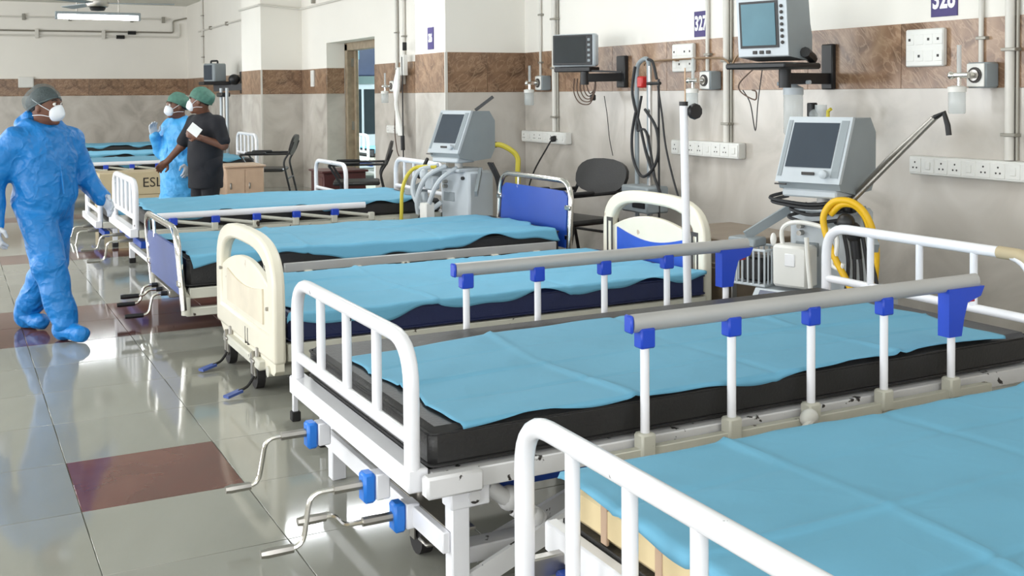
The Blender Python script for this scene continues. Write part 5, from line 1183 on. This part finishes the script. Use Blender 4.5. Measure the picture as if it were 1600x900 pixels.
def person(label, loc, rz, J, head_yaw, body_fn, garments, cap_mat, hair_low=False):
    p = thing('person', label, 'person', loc, rz); p.scale = (0.762, 0.762, 0.762); hr = rotz(head_yaw); hc = np.array(J['head'])
    f = hr @ np.array([1, 0, 0.0]); l = hr @ np.array([0, 1.0, 0]); u = np.array([0, 0, 1.0])
    F = Field((-0.5, -0.5, -0.02), (0.55, 0.5, 1.75), 0.0075); head_parts(F, hc, hr)
    F.cone(J['neck'], hc - u * 0.05 - f * 0.02, 0.06, 0.052, 0.03)
    F.ell((0, 0, J['chest']), (0.10, 0.15, 0.20), None, 0.05); F.cone((0, -0.06, J['hip']), (0, 0.06, J['hip']), 0.11, 0.11, 0.05)
    for S in ('r', 'l'):
        a = J[S + '_sh'], J[S + '_el'], J[S + '_wr']; F.cone(a[0], a[1], 0.050, 0.041, 0.04); F.cone(a[1], a[2], 0.041, 0.028, 0.02)
        q = J[S + '_hip'], J[S + '_kn'], J[S + '_an']; F.cone(q[0], q[1], 0.082, 0.055, 0.04); F.cone(q[1], q[2], 0.055, 0.038, 0.02)
        fd = np.array(J.get(S + '_foot', (1, 0, 0)), float); an = np.array(q[2]); F.cone(an + np.array([0, 0, -0.045]) - fd * 0.03, an + np.array([0, 0, -0.055]) + fd * 0.13, 0.035, 0.028, 0.02)
    body_fn(F); F.build('body', 'skin', p)
    for s in (-1, 1):
        c = hc + f * 0.082 + l * s * 0.031 + u * 0.016
        e = MB().ball(tuple(c), 0.0125, n=10, m=6).build('eye', 'eye', p); MB().ball(tuple(c + f * 0.008), 0.0062, n=8, m=6).build('iris', 'iris', e)
        MB().tube(spline([tuple(hc + f * 0.09 + l * s * 0.012 + u * 0.036), tuple(hc + f * 0.09 + l * s * 0.03 + u * 0.043), tuple(hc + f * 0.076 + l * s * 0.05 + u * 0.036)], 4), 0.0045, 6).build('eyebrow', 'hair', p)
    G = Field(hc - 0.16, hc + 0.17, 0.0075); G.ell(hc + u * 0.027 - f * 0.012, (0.099, 0.083, 0.102), hr, 0.0); G.ell(hc - f * 0.085 + u * 0.02, (0.05, 0.05, 0.05), hr, 0.02)
    G.cut(hc + u * 0.02 + f * 0.03, -u * 0.9 + f * 0.55); G.build('hair', 'hair', p)
    G = Field(hc - 0.19, hc + 0.2, 0.0075); G.ell(hc + u * 0.033 - f * 0.016, (0.111, 0.095, 0.113), hr, 0.0); G.ell(hc - f * 0.095 + u * 0.03, (0.055, 0.065, 0.06), hr, 0.03); G.wrinkle(0.0022, 2.2, 1.0)
    G.cut(hc + u * 0.032 + f * 0.035, -u * 0.92 + f * 0.42); cp = G.build('cap', cap_mat, p)
    rim = []
    nv = -u * 0.92 + f * 0.42; nv = nv / np.linalg.norm(nv); e1 = l; e2 = np.cross(nv, e1); pc = hc + u * 0.012 - f * 0.012
    for k in range(26):
        a = 2 * math.pi * k / 26; rim.append(tuple(pc + e1 * 0.090 * math.cos(a) + e2 * 0.112 * math.sin(a)))
    MB().tube(rim, 0.006, 6, closed=True).build('elastic_rim', cap_mat, cp)
    G = Field(hc - 0.2, hc + 0.2, 0.006); G.ell(hc + f * 0.068 - u * 0.044, (0.050, 0.056, 0.056), hr, 0.0); G.cone(hc + f * 0.10 - u * 0.005, hc + f * 0.108 - u * 0.05, 0.012, 0.018, 0.03); G.cut(hc + f * 0.055 - u * 0.04, -f); mk = G.build('face_mask', 'mask', p)
    for s in (-1, 1):
        for dz in (0.045, -0.055): MB().tube(spline([tuple(hc + f * 0.06 + l * s * 0.055 - u * 0.042 + u * dz * 0.4), tuple(hc + f * 0.02 + l * s * 0.082 + u * (dz * 0.6 - 0.02)), tuple(hc - f * 0.04 + l * s * 0.083 + u * (dz))], 4), 0.0025, 5).build('strap', 'mask', mk)
    for g_ in garments: g_(p, J)
    return p

def coverall(mat, r=1.0, wr=0.0035, legs=True, hood=True, skirt=None, seed=0.0):
    def fn(p, J):
        F = Field((-0.55, -0.55, -0.02), (0.6, 0.55, 1.5), 0.0095)
        ch = J['chest']; hp = J['hip']
        F.ell((0.0, 0, ch), (0.165 * r, 0.205 * r, 0.235), None, 0.05); F.ell((0.01, 0, hp + 0.05), (0.165 * r, 0.19 * r, 0.20), None, 0.08)
        F.cone((0, -0.10, ch + 0.14), (0, 0.10, ch + 0.14), 0.10, 0.10, 0.07); F.cone((0, 0, ch + 0.15), np.array(J['neck']) + np.array([-0.01, 0, -0.03]), 0.115, 0.075, 0.05)
        for S in ('r', 'l'):
            a = J[S + '_sh'], J[S + '_el'], J[S + '_wr']; F.cone(a[0], a[1], 0.088 * r, 0.078 * r, 0.05); F.cone(a[1], a[2], 0.078 * r, 0.052 * r, 0.03)
            if legs:
                q = J[S + '_hip'], J[S + '_kn'], J[S + '_an']; F.cone(q[0], q[1], 0.118 * r, 0.098 * r, 0.05); F.cone(q[1], q[2], 0.098 * r, 0.080 * r, 0.03)
        if skirt: F.cone((0.0, 0, hp), (0.02, 0, skirt), 0.20 * r, 0.21 * r, 0.08)
        if hood:
            nk = np.array(J['neck'])
            for k in range(9):
                a = math.radians(70 + 220 * k / 8); b = math.radians(70 + 220 * (k + 1) / 8)
                if k < 8: F.cone(nk + np.array([0.085 * math.cos(a) - 0.02, 0.10 * math.sin(a), 0.02 - 0.03 * abs(math.cos(a))]), nk + np.array([0.085 * math.cos(b) - 0.02, 0.10 * math.sin(b), 0.02 - 0.03 * abs(math.cos(b))]), 0.038, 0.038, 0.03)
            F.ell(nk + np.array([-0.115, 0, 0.02]), (0.065, 0.11, 0.085), None, 0.03); F.ell(nk + np.array([-0.08, 0, 0.075]), (0.045, 0.085, 0.04), None, 0.02)
        F.wrinkle(wr, 1.0, seed)
        g0 = F.build('coverall' if legs else 'gown', mat, p)
        nk = np.array(J['neck']); m = MB()
        m.tube(spline([tuple(nk + np.array([0.075, 0.0, -0.05])), (0.155 * r, 0, ch + 0.02), (0.19 * r, 0, ch - 0.14), (0.20 * r, 0, hp + 0.05)], 5), 0.006, 6); m.build('front_seam', mat, g0)
    return fn
def shoe_covers(mat):
    def fn(p, J):
        for S in ('r', 'l'):
            an = np.array(J[S + '_an'], float); fd = np.array(J.get(S + '_foot', (1, 0, 0)), float); lo = an + np.array([-0.25, -0.25, -0.14]); F = Field(lo, an + 0.27, 0.008)
            F.cone(an + np.array([0, 0, 0.03]), an + np.array([0, 0, -0.04]), 0.062, 0.066, 0.02); F.cone(an + np.array([0, 0, -0.045]) - fd * 0.04, an + np.array([0, 0, -0.055]) + fd * 0.16, 0.055, 0.05, 0.03)
            F.wrinkle(0.0025, 1.8, 2.0); F.cut((0, 0, 0.004 + J.get(S + '_lift', 0)), (0, 0, -1)); F.build('shoe_cover', mat, p)
    return fn
def glove(S, d, n, side, curl=0.35):
    def fn(p, J):
        w = np.array(J[S + '_wr'], float); F = Field(w - 0.2, w + 0.22, 0.0052); hand(F, w, d, n, side, 0.006, 1.06, curl); F.build('glove', 'glove', p)
    return fn

J1 = dict(head=(0.035, 0.0, 1.46), neck=(0.0, 0, 1.325), chest=1.10, hip=0.86,
          r_sh=(-0.02, -0.185, 1.245), r_el=(-0.11, -0.295, 0.985), r_wr=(-0.03, -0.315, 0.735), l_sh=(0.0, 0.185, 1.245), l_el=(-0.02, 0.29, 1.01), l_wr=(0.15, 0.32, 0.86),
          r_hip=(0.02, -0.085, 0.84), r_kn=(0.16, -0.085, 0.46), r_an=(0.27, -0.06, 0.11), l_hip=(-0.02, 0.085, 0.84), l_kn=(-0.05, 0.075, 0.46), l_an=(-0.27, 0.035, 0.11))
person('person in blue protective coverall, clear cap and white mask walking past the bed feet', (0.415, 5.765, ZF), math.radians(-60), J1, math.radians(22), lambda F: None,
       [coverall('gown', 1.03, 0.0042, seed=0.7), shoe_covers('gown'), glove('r', (0.1, -0.03, -1), (0.1, 1, 0), 1), glove('l', (0.7, 0.15, -0.7), (0, -1, 0), -1)], 'cap')
J2 = dict(head=(0.05, 0.0, 1.415), neck=(0.0, 0, 1.275), chest=1.06, hip=0.83,
          r_sh=(0.0, -0.175, 1.20), r_el=(0.05, -0.24, 0.96), r_wr=(0.20, -0.16, 1.12), l_sh=(0.0, 0.175, 1.20), l_el=(-0.02, 0.25, 0.98), l_wr=(0.10, 0.22, 0.86),
          r_hip=(0, -0.085, 0.80), r_kn=(0.01, -0.09, 0.43), r_an=(-0.02, -0.09, 0.10), l_hip=(0, 0.085, 0.80), l_kn=(0.01, 0.09, 0.43), l_an=(-0.02, 0.09, 0.10))
person('person in light blue gown, green cap and white mask beside the one in black', (1.60, 8.62, ZF), math.radians(208), J2, math.radians(-15), lambda F: None,
       [coverall('gown2', 0.98, 0.005, legs=False, hood=False, skirt=0.42, seed=3.1), shoe_covers('gown2'), glove('l', (0.1, 0.0, -1), (0, -1, 0), -1), glove('r', (0.3, 0.1, 1), (0.2, 1, 0), 1)], 'cap_green')
J3 = dict(head=(0.055, 0.0, 1.465), neck=(0.0, 0, 1.325), chest=1.11, hip=0.87,
          r_sh=(0.0, -0.18, 1.26), r_el=(0.10, -0.25, 1.03), r_wr=(0.22, -0.32, 0.88), l_sh=(-0.02, 0.18, 1.26), l_el=(-0.02, 0.28, 1.04), l_wr=(0.19, 0.16, 1.13),
          r_hip=(0, -0.085, 0.84), r_kn=(0.01, -0.09, 0.46), r_an=(-0.02, -0.09, 0.10), l_hip=(0, 0.085, 0.84), l_kn=(0.01, 0.09, 0.46), l_an=(-0.02, 0.09, 0.10))
def p3_hands(F):
    hand(F, J3['r_wr'], (0.55, -0.45, -0.6), (0, 1, 0.2), -1, 0.006, 1.0, 0.5); hand(F, J3['l_wr'], (0.6, -0.8, 0.35), (-1, -0.4, 0), 1, 0.006, 1.0, 0.5)
def tshirt(p, J):
    F = Field((-0.4, -0.45, 0.5), (0.4, 0.45, 1.5), 0.009); ch = J['chest']
    F.ell((0, 0, ch), (0.135, 0.185, 0.24), None, 0.05); F.ell((0.01, 0, ch - 0.20), (0.14, 0.175, 0.2), None, 0.06); F.cone((0, -0.09, ch + 0.14), (0, 0.09, ch + 0.14), 0.085, 0.085, 0.06); F.cone((0, 0, ch + 0.15), np.array(J['neck']) + np.array([0, 0, -0.02]), 0.10, 0.072, 0.04)
    for S in ('r', 'l'):
        a, b = np.array(J[S + '_sh']), np.array(J[S + '_el']); F.cone(a, a + (b - a) * 0.8, 0.078, 0.068, 0.04)
    F.cone((0.0, -0.03, ch - 0.1), (0.0, -0.03, 0.66), 0.145, 0.15, 0.04); F.cone((0.0, 0.03, ch - 0.1), (0.0, 0.03, 0.66), 0.145, 0.15, 0.04); F.wrinkle(0.0025, 1.0, 5.0); F.cut((0, 0, 0.62), (0, 0, -1)); F.build('t_shirt', 'black_cloth', p)
def trousers(p, J):
    F = Field((-0.3, -0.35, 0.0), (0.35, 0.35, 1.05), 0.01); F.cone((0, -0.07, 0.88), (0, 0.07, 0.88), 0.125, 0.125, 0.05)
    for S in ('r', 'l'):
        q = J[S + '_hip'], J[S + '_kn'], J[S + '_an']; F.cone(q[0], q[1], 0.105, 0.08, 0.04); F.cone(q[1], q[2], 0.08, 0.065, 0.03)
    F.wrinkle(0.0025, 1.0, 6.0); F.build('trousers', 'black_cloth', p)
person('person in black t-shirt and green cap standing behind the beds with a white card', (1.70, 8.22, ZF), math.radians(202), J3, math.radians(-44), p3_hands, [tshirt, trousers, shoe_covers('black_cloth')], 'cap_green')
cd = MB(); cd.box(-0.045, 0.045, -0.001, 0.001, -0.036, 0.036).xf(Matrix.Translation((0, 0, 0)) @ Matrix.Rotation(math.radians(38), 4, 'Y'))
cd = cd.build('card', 'paper', None, (1.585, 8.02, 1.275), math.radians(-30)); tag(cd, 'white card held by the person in black t-shirt', 'card')
